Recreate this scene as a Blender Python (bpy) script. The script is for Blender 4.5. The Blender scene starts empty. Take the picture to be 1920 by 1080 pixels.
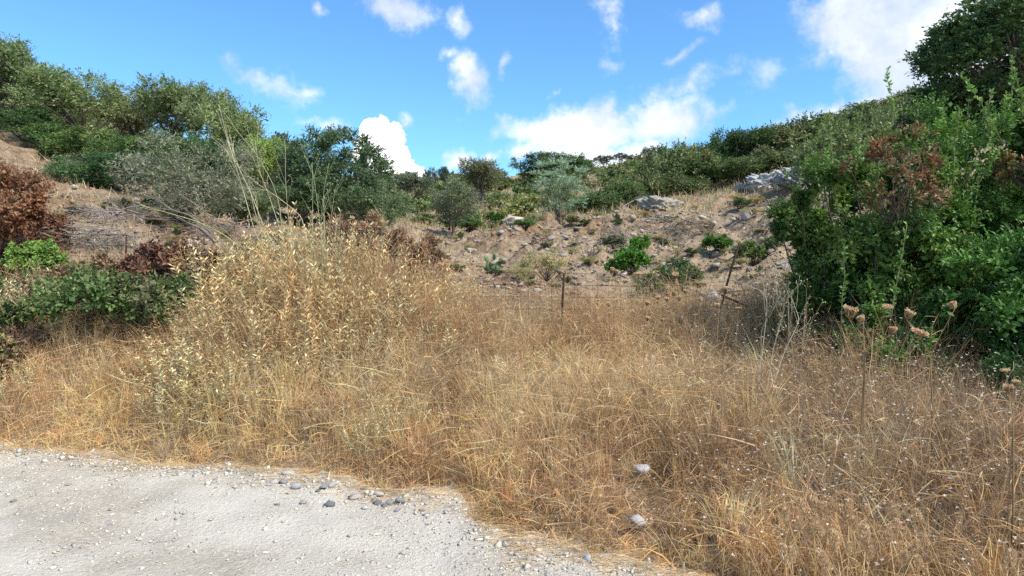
import bpy, bmesh, math, random
import numpy as np
from mathutils import Vector, Matrix, Euler

random.seed(7)
RNG = np.random.default_rng(7)
scene = bpy.context.scene
COL = scene.collection

# ------------------------------------------------------------------ camera
FPX, CX, CY, HZ, CAMZ = 1251.1, 960.0, 540.0, 500.0, 1.6
PITCH = math.atan((CY - HZ) / FPX)
cam_d = bpy.data.cameras.new('camera')
cam_d.sensor_width = 36.0
cam_d.lens = 36.0 * FPX / 1920.0
cam_d.clip_start = 0.05
cam_d.clip_end = 3000
cam = bpy.data.objects.new('camera', cam_d)
COL.objects.link(cam)
cam.location = (0, 0, CAMZ)
cam.rotation_euler = (math.radians(90) - PITCH, 0, 0)
scene.camera = cam

# ------------------------------------------------------------------ exposure
scene.view_settings.view_transform = 'Standard'
scene.view_settings.look = 'None'
scene.view_settings.gamma = 1.0
scene.view_settings.use_curve_mapping = False
scene.view_settings.exposure = 1.33
scene.cycles.max_bounces = 6
scene.cycles.diffuse_bounces = 3
scene.cycles.transmission_bounces = 3
scene.cycles.glossy_bounces = 2
scene.cycles.use_denoising = False
scene.render.filter_size = 1.25
scene.cycles.caustics_reflective = False
scene.cycles.caustics_refractive = False

# ------------------------------------------------------------------ sun and sky
SUN_EL, SUN_AZ = math.radians(48), math.radians(125)     # azimuth measured from +Y towards +X
sun_d = bpy.data.lights.new('sun', 'SUN')
sun_d.energy = 2.6
sun_d.angle = math.radians(15)
sun_d.color = (1.0, 0.94, 0.85)
sun = bpy.data.objects.new('sun', sun_d)
COL.objects.link(sun)
sdir = Vector((math.sin(SUN_AZ) * math.cos(SUN_EL), math.cos(SUN_AZ) * math.cos(SUN_EL), math.sin(SUN_EL)))
sun.rotation_euler = (-sdir).to_track_quat('-Z', 'Y').to_euler()
sun.location = (0, 0, 60)


def ray(px, py):
    u, v = (px - CX) / FPX, (CY - py) / FPX
    c, s = math.cos(PITCH), math.sin(PITCH)
    return np.array([u, c + v * s, -s + v * c])


def P(px, py, Y):
    d = ray(px, py)
    return np.array([0, 0, CAMZ]) + d * (Y / d[1])


world = bpy.data.worlds.new('World')
scene.world = world
world.use_nodes = True
wt = world.node_tree
wt.nodes.clear()


def wn(t, **k):
    n = wt.nodes.new(t)
    for a, b in k.items():
        setattr(n, a, b)
    return n


def wmath(op, a, b=None, c=None, clamp=False):
    n = wn('ShaderNodeMath', operation=op, use_clamp=clamp)
    for i, v in enumerate((a, b, c)):
        if v is None:
            continue
        if isinstance(v, (int, float)):
            n.inputs[i].default_value = v
        else:
            wt.links.new(v, n.inputs[i])
    return n.outputs[0]


def wsmooth(x, lo, hi):
    n = wn('ShaderNodeMapRange', interpolation_type='SMOOTHSTEP')
    n.inputs['From Min'].default_value = lo
    n.inputs['From Max'].default_value = hi
    wt.links.new(x, n.inputs['Value'])
    return n.outputs['Result']


sky = wn('ShaderNodeTexSky', sky_type='NISHITA', sun_disc=False)
sky.sun_elevation = SUN_EL
sky.sun_rotation = SUN_AZ
sky.air_density = 1.0
sky.dust_density = 0.3
sky.ozone_density = 2.0
tint = wn('ShaderNodeMix', data_type='RGBA', blend_type='MULTIPLY')
tint.inputs['Factor'].default_value = 1.0
wt.links.new(sky.outputs[0], tint.inputs[6])
tint.inputs[7].default_value = (0.68, 1.10, 1.40, 1)

tc = wn('ShaderNodeTexCoord')
sep = wn('ShaderNodeSeparateXYZ')
wt.links.new(tc.outputs['Generated'], sep.inputs[0])
az = wmath('ARCTAN2', sep.outputs[0], sep.outputs[1])
el = wmath('ARCSINE', sep.outputs[2])
comb = wn('ShaderNodeCombineXYZ')
wt.links.new(az, comb.inputs[0])
wt.links.new(el, comb.inputs[1])
# domain distortion so that the cloud outlines billow


def wnoise(vec, scale, detail, rough=0.55, colour=False, dist=0.0):
    n = wn('ShaderNodeTexNoise')
    n.inputs['Scale'].default_value = scale
    n.inputs['Detail'].default_value = detail
    n.inputs['Roughness'].default_value = rough
    n.inputs['Distortion'].default_value = dist
    wt.links.new(vec, n.inputs['Vector'])
    return n.outputs['Color' if colour else 'Fac']


dcol = wnoise(tc.outputs['Generated'], 9.0, 5, 0.6, True)
dv = wn('ShaderNodeVectorMath', operation='SUBTRACT')
wt.links.new(dcol, dv.inputs[0])
dv.inputs[1].default_value = (0.5, 0.5, 0.5)
ds = wn('ShaderNodeVectorMath', operation='SCALE')
wt.links.new(dv.outputs[0], ds.inputs[0])
ds.inputs['Scale'].default_value = 0.11
wv = wn('ShaderNodeVectorMath', operation='ADD')
wt.links.new(comb.outputs[0], wv.inputs[0])
wt.links.new(ds.outputs[0], wv.inputs[1])


def blob_mask(blobs):
    """1 in the middle of each blob, 0 on its rim, negative outside; blobs are seen-direction ellipses"""
    acc = None
    for (px, py, rx, ry, rot, amp) in blobs:
        d = ray(px, py)
        d = d / np.linalg.norm(d)
        a0, e0 = math.atan2(d[0], d[1]), math.asin(d[2])
        k = 1.0 / FPX * (d[1] ** 1.2)
        m = wn('ShaderNodeMapping', vector_type='TEXTURE')
        m.inputs['Location'].default_value = (a0, e0, 0)
        m.inputs['Rotation'].default_value = (0, 0, math.radians(rot))
        m.inputs['Scale'].default_value = (rx * k, ry * k, 1)
        wt.links.new(wv.outputs[0], m.inputs['Vector'])
        mm = wn('ShaderNodeVectorMath', operation='MULTIPLY')
        wt.links.new(m.outputs[0], mm.inputs[0])
        mm.inputs[1].default_value = (1, 1, 0)
        ln = wn('ShaderNodeVectorMath', operation='LENGTH')
        wt.links.new(mm.outputs[0], ln.inputs[0])
        v = wmath('MULTIPLY', wmath('SUBTRACT', 1.0, ln.outputs['Value']), amp)
        acc = v if acc is None else wmath('MAXIMUM', acc, v)
    return acc


SOFT = [(745, 20, 95, 45, -12, 1.0), (590, 8, 20, 22, 45, .7), (430, 118, 60, 34, -20, .55), (500, 155, 90, 40, -12, .75), (545, 165, 45, 24, 0, .6),
        (875, 160, 42, 62, 20, 1.0), (825, 115, 22, 20, 0, .5), (850, 45, 26, 45, -25, .5), (945, 125, 12, 38, -10, .5),
        (770, 235, 28, 22, 0, .6), (875, 305, 42, 34, 0, 1.0), (925, 305, 26, 20, 0, .9), (985, 298, 38, 22, 20, .9),
        (1010, 240, 130, 34, 5, .9), (1110, 245, 150, 62, 6, 1.2), (1250, 225, 150, 55, 6, 1.1), (1150, 285, 200, 40, 0, 1.1), (1335, 215, 70, 28, 10, .8),
        (1300, 160, 110, 24, 14, .38), (1155, 60, 22, 55, 8, .45), (1140, 10, 42, 18, 0, .45), (1150, 120, 30, 20, 30, .4),
        (1310, 25, 60, 28, -10, .65), (1275, 100, 50, 18, 20, .6), (1050, 160, 12, 10, 0, .4),
        (1640, 40, 190, 85, -5, 1.35), (1620, 80, 110, 55, -25, 1.2), (1800, 80, 270, 190, 0, 1.8), (1710, 150, 150, 85, 25, 1.2),
        (1620, 205, 190, 70, 22, 1.5), (1560, 190, 120, 30, 20, .8), (1500, 120, 100, 28, 10, .3), (1850, 150, 170, 160, 0, 1.4),
        (600, 240, 40, 14, 0, .4), (1950, 30, 120, 160, 0, .8)]
HARD = [(700, 262, 42, 48, 0, 1.0), (738, 275, 42, 42, 0, 1.0), (730, 320, 70, 50, 0, 1.0), (765, 325, 38, 40, 0, 1.0), (690, 300, 40, 60, 0, 1)]
fb = wnoise(tc.outputs['Generated'], 13.0, 11, 0.66)
fb2 = wnoise(tc.outputs['Generated'], 34.0, 6, 0.6)
nz = wmath('ADD', wmath('MULTIPLY', wmath('SUBTRACT', fb, 0.5), 1.9), wmath('MULTIPLY', wmath('SUBTRACT', fb2, 0.5), 0.7))
soft = wsmooth(wmath('ADD', wmath('ADD', blob_mask(SOFT), nz), 0.0), -0.02, 0.95)
hard = wsmooth(wmath('ADD', blob_mask(HARD), wmath('MULTIPLY', wmath('SUBTRACT', wnoise(tc.outputs['Generated'], 22.0, 3, 0.5), 0.5), 0.5)), 0.0, 0.12)
# the rest of the sky (behind and beside the camera) carries the same scattered clouds
gen = wnoise(tc.outputs['Generated'], 2.6, 9, 0.58, dist=0.3)
rest = wmath('MULTIPLY', wsmooth(gen, 0.50, 0.68), wsmooth(wmath('ABSOLUTE', az), 0.75, 1.1))
cov = wmath('MAXIMUM', wmath('MAXIMUM', wmath('MULTIPLY', soft, 0.92), rest), hard, clamp=True)
# cloud colour: white with grey-blue thick parts
shade = wsmooth(wnoise(tc.outputs['Generated'], 5.0, 8, 0.6), 0.38, 0.60)
ccol = wn('ShaderNodeMix', data_type='RGBA')
wt.links.new(shade, ccol.inputs['Factor'])
ccol.inputs[6].default_value = (4.3, 4.8, 5.7, 1)
ccol.inputs[7].default_value = (6.9, 7.0, 7.3, 1)
hmix = wn('ShaderNodeMix', data_type='RGBA')
wt.links.new(hard, hmix.inputs['Factor'])
wt.links.new(ccol.outputs[2], hmix.inputs[6])
hmix.inputs[7].default_value = (11.5, 11.5, 11.5, 1)
smix = wn('ShaderNodeMix', data_type='RGBA')
wt.links.new(cov, smix.inputs['Factor'])
wt.links.new(tint.outputs[2], smix.inputs[6])
wt.links.new(hmix.outputs[2], smix.inputs[7])
bg = wn('ShaderNodeBackground')
bg.inputs['Strength'].default_value = 0.07
wt.links.new(smix.outputs[2], bg.inputs['Color'])
wo = wn('ShaderNodeOutputWorld')
wt.links.new(bg.outputs[0], wo.inputs['Surface'])


# ------------------------------------------------------------------ numeric helpers
def _hash(ix, iy, s):
    h = (ix.astype(np.int64) * 374761393 + iy.astype(np.int64) * 668265263 + s * 974711) & 0xFFFFFFFF
    h = ((h ^ (h >> 13)) * 1274126177) & 0xFFFFFFFF
    return ((h ^ (h >> 16)) & 0xFFFFFF) / float(0xFFFFFF)


def vnoise(x, y, s=0):
    x, y = np.asarray(x, float), np.asarray(y, float)
    ix, iy = np.floor(x), np.floor(y)
    fx, fy = x - ix, y - iy
    fx, fy = fx * fx * (3 - 2 * fx), fy * fy * (3 - 2 * fy)
    a, b = _hash(ix, iy, s), _hash(ix + 1, iy, s)
    c, d = _hash(ix, iy + 1, s), _hash(ix + 1, iy + 1, s)
    return (a * (1 - fx) + b * fx) * (1 - fy) + (c * (1 - fx) + d * fx) * fy


def fbm(x, y, s=0, o=4):
    r, a, t = 0, 0.5, 0
    for i in range(o):
        r = r + a * vnoise(x * 2 ** i + 17.3 * i, y * 2 ** i - 9.1 * i, s + i)
        t += a
        a *= 0.5
    return r / t


def sstep(x, a, b):
    t = np.clip((x - a) / (b - a), 0, 1)
    return t * t * (3 - 2 * t)


def unit(v):
    return v / np.maximum(np.linalg.norm(v, axis=-1, keepdims=True), 1e-9)


def rdir(n, rng=RNG):
    return unit(rng.normal(size=(n, 3)))


# ------------------------------------------------------------------ terrain
CP = [(-12, 3, 0), (-4, 3, 0), (0, 2, 0), (3, 0, 0), (-12, -5, 0), (5, -5, 0), (6, 2, .1), (-9, 6.5, 0), (-4.4, 5.6, 0), (-1.4, 4.7, 0), (.1, 3.8, 0), (.7, 3.2, 0), (-20, 5, 0),
      (-4, 6.6, .1), (-2, 6, .15), (0, 5.5, .12), (1.5, 5, .12), (2.5, 4, .12), (4, 3.5, .2), (0, 7.2, .28), (2, 7.2, .32), (-6, 7, .15), (-6, 8.2, .75), (-4, 8.2, .75),
      (-8.5, 9, .9), (-2.2, 7.6, .7), (0, 8.4, .5), (2.5, 8.3, .55), (4.6, 8.4, .9), (6, 10, 1.8), (8, 14, 3.8), (6, 6, .5), (8.5, 4, .5), (12, 20, 4.6), (18, 28, 7.2), (26, 40, 11.5), (15, 8, 2.2), (25, 15, 5),
      (-60, 20, 14), (-60, 80, 17), (60, 80, 19), (80, 40, 20), (0, 170, 10), (-90, 170, 12), (90, 170, 12), (-30, -20, 0), (30, -20, 0), (0, -30, 0), (-30, 10, 2), (40, 0, 4)]
CPX = [(1250, 560, 10.5), (950, 548, 10.5), (900, 500, 14), (1000, 482, 15), (1100, 530, 11), (1400, 540, 10.5), (1480, 520, 11), (1250, 480, 14.5), (1400, 465, 14.5),
       (880, 470, 19), (800, 452, 22), (860, 446, 25), (950, 434, 27), (1000, 442, 20), (1150, 424, 20), (1300, 412, 20), (1400, 405, 20), (1480, 395, 21),
       (1050, 424, 24.5), (1200, 402, 27), (1300, 387, 27), (1400, 370, 27), (1460, 357, 28),
       (1150, 388, 32), (1250, 366, 34), (1350, 345, 36), (1450, 330, 36), (1150, 350, 42), (1250, 322, 46), (1350, 292, 48), (1450, 272, 50), (1520, 258, 52), (1600, 228, 55), (1700, 205, 58), (1800, 185, 60), (1920, 160, 62),
       (950, 400, 36), (950, 365, 55), (1000, 332, 75), (1100, 330, 75), (1200, 315, 75), (1300, 302, 80), (900, 352, 70), (850, 352, 70), (780, 372, 60), (720, 400, 50),
       (740, 440, 24), (650, 440, 22), (560, 450, 20), (450, 448, 17), (350, 418, 16), (250, 400, 16), (150, 380, 16), (100, 340, 18), (0, 290, 20), (50, 272, 24), (100, 302, 22), (0, 240, 28), (100, 272, 28),
       (200, 300, 28), (300, 320, 28), (400, 360, 28), (500, 380, 28), (600, 390, 32), (0, 185, 40), (150, 225, 40), (300, 280, 42), (450, 330, 45), (600, 365, 50),
       (100, 482, 10.5), (250, 490, 10.5), (400, 508, 10.5), (550, 520, 10.5), (700, 540, 10.5), (850, 550, 10), (0, 462, 11), (300, 450, 13), (150, 435, 13), (450, 478, 13), (650, 490, 13.5), (780, 505, 13)]
_c = np.array(CP + [tuple(P(*q)) for q in CPX], float)


def _tps(r2):
    return np.where(r2 > 1e-12, r2 * np.log(np.maximum(r2, 1e-12)), 0)


_n = len(_c)
_d2 = ((_c[:, None, :2] - _c[None, :, :2]) ** 2).sum(-1)
_A = np.zeros((_n + 3, _n + 3))
_A[:_n, :_n] = _tps(_d2) + np.eye(_n) * 0.6
_A[:_n, _n] = 1
_A[:_n, _n + 1:] = _c[:, :2]
_A[_n, :_n] = 1
_A[_n + 1:, :_n] = _c[:, :2].T
_w = np.linalg.solve(_A, np.concatenate([_c[:, 2], [0, 0, 0]]))

RE = np.array([(-40, 14), (-12, 8.0), (-7.2, 6.55), (-4.45, 5.8), (-2.78, 5.27), (-1.4, 4.9), (-.41, 4.65), (-.19, 4.05), (.12, 3.92), (.33, 3.76), (.80, 3.46), (1.4, 2.8), (3, 1.7), (8, -1), (40, -16)])


def road_edge(x):
    return np.interp(x, RE[:, 0], RE[:, 1]) + (fbm(np.asarray(x) * 3.0, np.zeros_like(np.asarray(x, float)), 5, 3) - .5) * .34 + (fbm(np.asarray(x) * 9.0, np.zeros_like(np.asarray(x, float)), 6, 2) - .5) * .16 + (fbm(np.asarray(x) * 1.3, np.zeros_like(np.asarray(x, float)), 8, 2) - .5) * .22


def H0(x, y):
    x, y = np.asarray(x, float), np.asarray(y, float)
    sh = x.shape
    xf, yf = x.ravel(), y.ravel()
    out = np.empty(xf.size)
    for i in range(0, xf.size, 20000):
        a, b = xf[i:i + 20000], yf[i:i + 20000]
        r2 = (a[:, None] - _c[None, :, 0]) ** 2 + (b[:, None] - _c[None, :, 1]) ** 2
        out[i:i + 20000] = _tps(r2) @ _w[:_n] + _w[_n] + a * _w[_n + 1] + b * _w[_n + 2]
    return out.reshape(sh)


def H(x, y):
    x, y = np.asarray(x, float), np.asarray(y, float)
    z = H0(x, y)
    off = sstep(y - np.interp(x, RE[:, 0], RE[:, 1]), 0.0, 1.2)
    far = sstep(y, 9, 14)
    z = z * off + 0.004 * (1 - off)
    z = z + off * (fbm(x * .9, y * .9, 11, 3) - .5) * .22
    z = z + far * ((fbm(x * .5, y * .5, 21, 4) - .5) * .9 + (np.abs(fbm(x * 1.3, y * 1.9, 25, 4) - .5) * 2 - .2) * -.55 + (fbm(x * 3.2, y * 3.2, 31, 3) - .5) * .42)
    return z - 0.02 * (1 - off)


def hit(px, py, y0=3.0):
    """the point of the ground seen along a line of sight"""
    d = ray(px, py)
    ys = np.concatenate([np.arange(y0, 30, .05), np.arange(30, 140, .3)])
    xs, zs = d[0] / d[1] * ys, CAMZ + d[2] / d[1] * ys
    below = np.nonzero(zs < H(xs, ys))[0]
    i = below[0] if len(below) else len(ys) - 1
    return np.array([xs[i], ys[i], float(H(xs[i], ys[i]))])


# ------------------------------------------------------------------ mesh assembly
class Buf:
    def __init__(s):
        s.v, s.c, s.tri, s.quad, s.n = [], [], [], [], 0

    def add(s, v, col, tri=None, quad=None):
        v = np.asarray(v, float).reshape(-1, 3)
        s.v.append(v)
        s.c.append(np.broadcast_to(np.asarray(col, float), (len(v), 3)).copy())
        if tri is not None and len(tri):
            s.tri.append(np.asarray(tri, np.int64) + s.n)
        if quad is not None and len(quad):
            s.quad.append(np.asarray(quad, np.int64) + s.n)
        s.n += len(v)

    def mesh(s, name, mat, smooth=False):
        v = np.concatenate(s.v)
        c = np.concatenate(s.c)
        t = np.concatenate(s.tri) if s.tri else np.zeros((0, 3), np.int64)
        q = np.concatenate(s.quad) if s.quad else np.zeros((0, 4), np.int64)
        me = bpy.data.meshes.new(name)
        me.vertices.add(len(v))
        me.vertices.foreach_set('co', v.ravel().astype(np.float32))
        loops = np.concatenate([t.ravel(), q.ravel()]).astype(np.int32)
        me.loops.add(len(loops))
        me.loops.foreach_set('vertex_index', loops)
        nf = len(t) + len(q)
        me.polygons.add(nf)
        st = np.concatenate([np.arange(len(t)) * 3, len(t) * 3 + np.arange(len(q)) * 4]).astype(np.int32)
        me.polygons.foreach_set('loop_start', st)
        me.polygons.foreach_set('loop_total', np.concatenate([np.full(len(t), 3), np.full(len(q), 4)]).astype(np.int32))
        if smooth:
            me.polygons.foreach_set('use_smooth', np.ones(nf, bool))
        at = me.color_attributes.new('col', 'FLOAT_COLOR', 'POINT')
        cc = np.ones((len(v), 4), np.float32)
        cc[:, :3] = c
        at.data.foreach_set('color', cc.ravel())
        me.materials.append(mat)
        me.update()
        me.validate()
        return me


def link(name, me, parent=None, loc=(0, 0, 0), rot=(0, 0, 0), scale=(1, 1, 1)):
    o = bpy.data.objects.new(name, me)
    COL.objects.link(o)
    o.location, o.rotation_euler, o.scale = loc, rot, scale
    if parent:
        o.parent = parent
    return o


def tag(o, label=None, cat=None, group=None, kind=None):
    if label:
        o['label'] = label
    if cat:
        o['category'] = cat
    if group:
        o['group'] = group
    if kind:
        o['kind'] = kind
    return o


def bez(buf, p0, p1, p2, w0, w1, col, segs=3, rng=RNG, wdir=None):
    """curved flat stems and blades"""
    n = len(p0)
    if wdir is None:
        wdir = unit(np.cross(p2 - p0 + 1e-6, rng.normal(size=(n, 3))))
    w0 = np.broadcast_to(w0, (n,))
    w1 = np.broadcast_to(w1, (n,))
    V = np.empty((n, segs * 2 + 1, 3))
    for i in range(segs):
        t = i / segs
        p = (1 - t) ** 2 * p0 + 2 * t * (1 - t) * p1 + t * t * p2
        w = (w0 * (1 - t) + w1 * t)[:, None] * .5
        V[:, 2 * i] = p - wdir * w
        V[:, 2 * i + 1] = p + wdir * w
    V[:, 2 * segs] = p2
    k = segs * 2 + 1
    base = (np.arange(n) * k)[:, None]
    q = [np.stack([base + 2 * i, base + 2 * i + 1, base + 2 * i + 3, base + 2 * i + 2], -1).reshape(-1, 4) for i in range(segs - 1)]
    t3 = np.concatenate([base + k - 3, base + k - 2, base + k - 1], 1)
    c = np.repeat(np.broadcast_to(col, (n, 3)), k, axis=0)
    buf.add(V.reshape(-1, 3), c, tri=t3, quad=np.concatenate(q) if q else None)


def leaves(buf, pos, d, up, L, W, col, fold=0.0, tri=False):
    """one rhombic leaf per point: d its direction, up roughly its face normal"""
    n = len(pos)
    d = unit(d)
    side = unit(np.cross(d, up))
    L = np.broadcast_to(L, (n,))[:, None]
    W = np.broadcast_to(W, (n,))[:, None]
    if tri:
        V = np.stack([pos - side * W * .5, pos + side * W * .5, pos + d * L], 1)
        buf.add(V.reshape(-1, 3), np.repeat(np.broadcast_to(col, (n, 3)), 3, 0), tri=np.arange(n * 3).reshape(-1, 3))
    else:
        mid = pos + d * L * .5
        nn = np.cross(side, d)
        V = np.stack([pos, mid + side * W * .5 + nn * W * fold, pos + d * L, mid - side * W * .5 + nn * W * fold], 1)
        b = np.arange(n * 4).reshape(-1, 4)
        if fold:
            buf.add(V.reshape(-1, 3), np.repeat(np.broadcast_to(col, (n, 3)), 4, 0), tri=np.concatenate([b[:, [0, 1, 2]], b[:, [0, 2, 3]]]))
        else:
            buf.add(V.reshape(-1, 3), np.repeat(np.broadcast_to(col, (n, 3)), 4, 0), quad=b)


def tube(buf, pts, rad, col, sides=6):
    pts = np.asarray(pts, float)
    n = len(pts)
    rad = np.broadcast_to(rad, (n,))
    tan = np.gradient(pts, axis=0)
    tan = unit(tan)
    ref = np.array([0.31, 0.17, 0.93])
    a = unit(np.cross(tan, ref))
    b = np.cross(tan, a)
    th = np.linspace(0, 2 * np.pi, sides, endpoint=False)
    ring = pts[:, None] + rad[:, None, None] * (a[:, None] * np.cos(th)[None, :, None] + b[:, None] * np.sin(th)[None, :, None])
    q = []
    for i in range(n - 1):
        for j in range(sides):
            k = (j + 1) % sides
            q.append((i * sides + j, i * sides + k, (i + 1) * sides + k, (i + 1) * sides + j))
    tri = [(0, j + 1, j) for j in range(1, sides - 1)] + [((n - 1) * sides, (n - 1) * sides + j, (n - 1) * sides + j + 1) for j in range(1, sides - 1)]
    buf.add(ring.reshape(-1, 3), col, tri=tri, quad=q)


def wiggle(p0, p1, n, amp, rng):
    p0, p1 = np.asarray(p0, float), np.asarray(p1, float)
    t = np.linspace(0, 1, n)[:, None]
    w = rng.normal(size=(n, 3)) * amp
    w[0] = 0
    w = np.cumsum(w, 0) * .5
    w = w - w[-1] * t
    return p0 + (p1 - p0) * t + w


# ------------------------------------------------------------------ materials
def new_mat(name):
    m = bpy.data.materials.new(name)
    m.use_nodes = True
    m.node_tree.nodes.clear()
    return m


def nd(m, t, **k):
    n = m.node_tree.nodes.new(t)
    for a, b in k.items():
        setattr(n, a, b)
    return n


def plant_mat(name, transl=0.3, rough=0.6, spec=0.25, nscale=8.0, vary=0.35):
    m = new_mat(name)
    L = m.node_tree.links
    at = nd(m, 'ShaderNodeAttribute', attribute_name='col')
    oi = nd(m, 'ShaderNodeObjectInfo')
    mul = nd(m, 'ShaderNodeMix', data_type='RGBA', blend_type='MULTIPLY')
    mul.inputs['Factor'].default_value = 1
    L.new(at.outputs['Color'], mul.inputs[6])
    L.new(oi.outputs['Color'], mul.inputs[7])
    tcn = nd(m, 'ShaderNodeTexCoord')
    nz_ = nd(m, 'ShaderNodeTexNoise')
    nz_.inputs['Scale'].default_value = nscale
    nz_.inputs['Detail'].default_value = 3
    L.new(tcn.outputs['Object'], nz_.inputs['Vector'])
    mr = nd(m, 'ShaderNodeMapRange')
    mr.inputs['From Min'].default_value = .3
    mr.inputs['From Max'].default_value = .7
    mr.inputs['To Min'].default_value = 1 - vary
    mr.inputs['To Max'].default_value = 1 + vary
    L.new(nz_.outputs['Fac'], mr.inputs['Value'])
    sc = nd(m, 'ShaderNodeVectorMath', operation='SCALE')
    L.new(mul.outputs[2], sc.inputs[0])
    L.new(mr.outputs[0], sc.inputs['Scale'])
    pb = nd(m, 'ShaderNodeBsdfPrincipled')
    pb.inputs['Roughness'].default_value = rough
    pb.inputs['Specular IOR Level'].default_value = spec
    L.new(sc.outputs[0], pb.inputs['Base Color'])
    out = nd(m, 'ShaderNodeOutputMaterial')
    if transl > 0:
        tr = nd(m, 'ShaderNodeBsdfTranslucent')
        L.new(sc.outputs[0], tr.inputs['Color'])
        mx = nd(m, 'ShaderNodeMixShader')
        mx.inputs[0].default_value = transl
        L.new(pb.outputs[0], mx.inputs[1])
        L.new(tr.outputs[0], mx.inputs[2])
        L.new(mx.outputs[0], out.inputs['Surface'])
    else:
        L.new(pb.outputs[0], out.inputs['Surface'])
    return m


def rough_mat(name, nscale=20., vary=.3, bump=.3, bscale=60., rough=.9, second=None, sscale=3.0):
    """earth, stone and bark: colour attribute x object colour x noise, with fine relief"""
    m = plant_mat(name, 0, rough, .15, nscale, vary)
    nt = m.node_tree
    L = nt.links
    pb = [n for n in nt.nodes if n.type == 'BSDF_PRINCIPLED'][0]
    tcn = [n for n in nt.nodes if n.type == 'TEX_COORD'][0]
    b1 = nd(m, 'ShaderNodeTexNoise')
    b1.inputs['Scale'].default_value = bscale
    b1.inputs['Detail'].default_value = 6
    b1.inputs['Roughness'].default_value = .65
    L.new(tcn.outputs['Object'], b1.inputs['Vector'])
    bp = nd(m, 'ShaderNodeBump')
    bp.inputs['Strength'].default_value = bump
    bp.inputs['Distance'].default_value = 1.0 / bscale
    L.new(b1.outputs['Fac'], bp.inputs['Height'])
    L.new(bp.outputs[0], pb.inputs['Normal'])
    if second is not None:
        src = pb.inputs['Base Color'].links[0].from_socket
        s1 = nd(m, 'ShaderNodeTexNoise')
        s1.inputs['Scale'].default_value = sscale
        s1.inputs['Detail'].default_value = 8
        s1.inputs['Roughness'].default_value = .7
        L.new(tcn.outputs['Object'], s1.inputs['Vector'])
        r = nd(m, 'ShaderNodeMapRange')
        r.inputs['From Min'].default_value = .5
        r.inputs['From Max'].default_value = .62
        r.inputs['To Max'].default_value = .75
        L.new(s1.outputs['Fac'], r.inputs['Value'])
        mx = nd(m, 'ShaderNodeMix', data_type='RGBA')
        L.new(r.outputs[0], mx.inputs['Factor'])
        L.new(src, mx.inputs[6])
        mx.inputs[7].default_value = (*second, 1)
        L.new(mx.outputs[2], pb.inputs['Base Color'])
    return m


M_leaf = plant_mat('leaf', .28, .5, .3, 3.0, .3)
M_dull = plant_mat('dull_leaf', .25, .75, .1, 4.0, .3)
M_dry = plant_mat('dry_grass', .42, .7, .12, 6.0, .3)
M_bark = rough_mat('bark', 12, .35, .6, 40)
M_ground = rough_mat('earth', 6, .40, 1.0, 9, .95, second=(.40, .305, .20), sscale=4.0)
M_road = rough_mat('packed_gravel', 3, .12, 1.0, 42, .95, second=(.60, .54, .44), sscale=30.)
M_rock = rough_mat('stone', 9, .22, .6, 25, .9)
M_gravel = rough_mat('gravel_stone', 30, .2, .3, 60, .9)
M_rust = rough_mat('rusty_iron', 40, .35, .3, 200, .8)

# ------------------------------------------------------------------ ground sheet
ys = np.concatenate([np.linspace(-40, 2, 30), 2.0 + (np.exp(np.linspace(0, 1, 310) * 4.4) - 1) / (math.exp(4.4) - 1) * 170, np.linspace(190, 700, 14)])
k = 3.9
xs_ = np.sinh(np.linspace(-1, 1, 310) * k) / math.sinh(k) * 105
xs = np.concatenate([np.linspace(-600, -120, 9), xs_, np.linspace(120, 600, 9)])
GX, GY = np.meshgrid(xs, ys)
GZ = H(np.clip(GX, -105, 105), np.clip(GY, -35, 172))
edge_out = np.maximum(np.abs(GX) - 105, 0) + np.maximum(GY - 172, 0)
GZ = GZ * np.exp(-edge_out / 120.) - edge_out * .01
ny, nx = GX.shape
idx = np.arange(ny * nx).reshape(ny, nx)
quads = np.stack([idx[:-1, :-1], idx[:-1, 1:], idx[1:, 1:], idx[1:, :-1]], -1).reshape(-1, 4)
a = sstep(fbm(GX * .35, GY * .35, 41, 4), .42, .6)[..., None]
b = sstep(fbm(GX * 1.3, GY * 1.3, 51, 4), .48, .68)[..., None]
pale, red, grs = np.array([.33, .245, .155]), np.array([.22, .14, .08]), np.array([.21, .20, .10])
gc = pale * (1 - a) + red * a
gc = gc * (1 - b * .5) + np.array([.33, .25, .175]) * b * .5
farm = sstep(GY, 26, 40)[..., None] * .75
gc = gc * (1 - farm) + grs * farm
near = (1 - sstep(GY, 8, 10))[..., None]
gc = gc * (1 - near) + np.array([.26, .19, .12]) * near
g = Buf()
g.add(np.stack([GX, GY, GZ], -1).reshape(-1, 3), gc.reshape(-1, 3), quad=quads)
tag(link('ground', g.mesh('ground', M_ground, True)), 'pinkish brown stony earth rising into a hillside', kind='structure')

# ------------------------------------------------------------------ road sheet
rx = np.arange(-14, 7.01, .06)
rt = np.linspace(0, 1, 80) ** .8
RX = np.broadcast_to(rx, (80, len(rx)))
RT = rt[:, None]
rest_ = road_edge(rx)
RY = (-8) + (rest_[None, :] + .05 + 8) * RT
RX = RX.copy()


def road_z(x, y):
    e = np.interp(x, RE[:, 0], RE[:, 1])
    return .012 + (fbm(x * .8, y * 1.6, 61, 3) - .5) * .07 - .025 * np.exp(-((e - y - 1.15) / .22) ** 2) + (fbm(x * 6, y * 6, 71, 3) - .5) * .022 * sstep(fbm(x * .9, y * .9, 81, 2), .3, .6) + .012 - .02 * sstep(y - e, -.15, .1)


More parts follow.
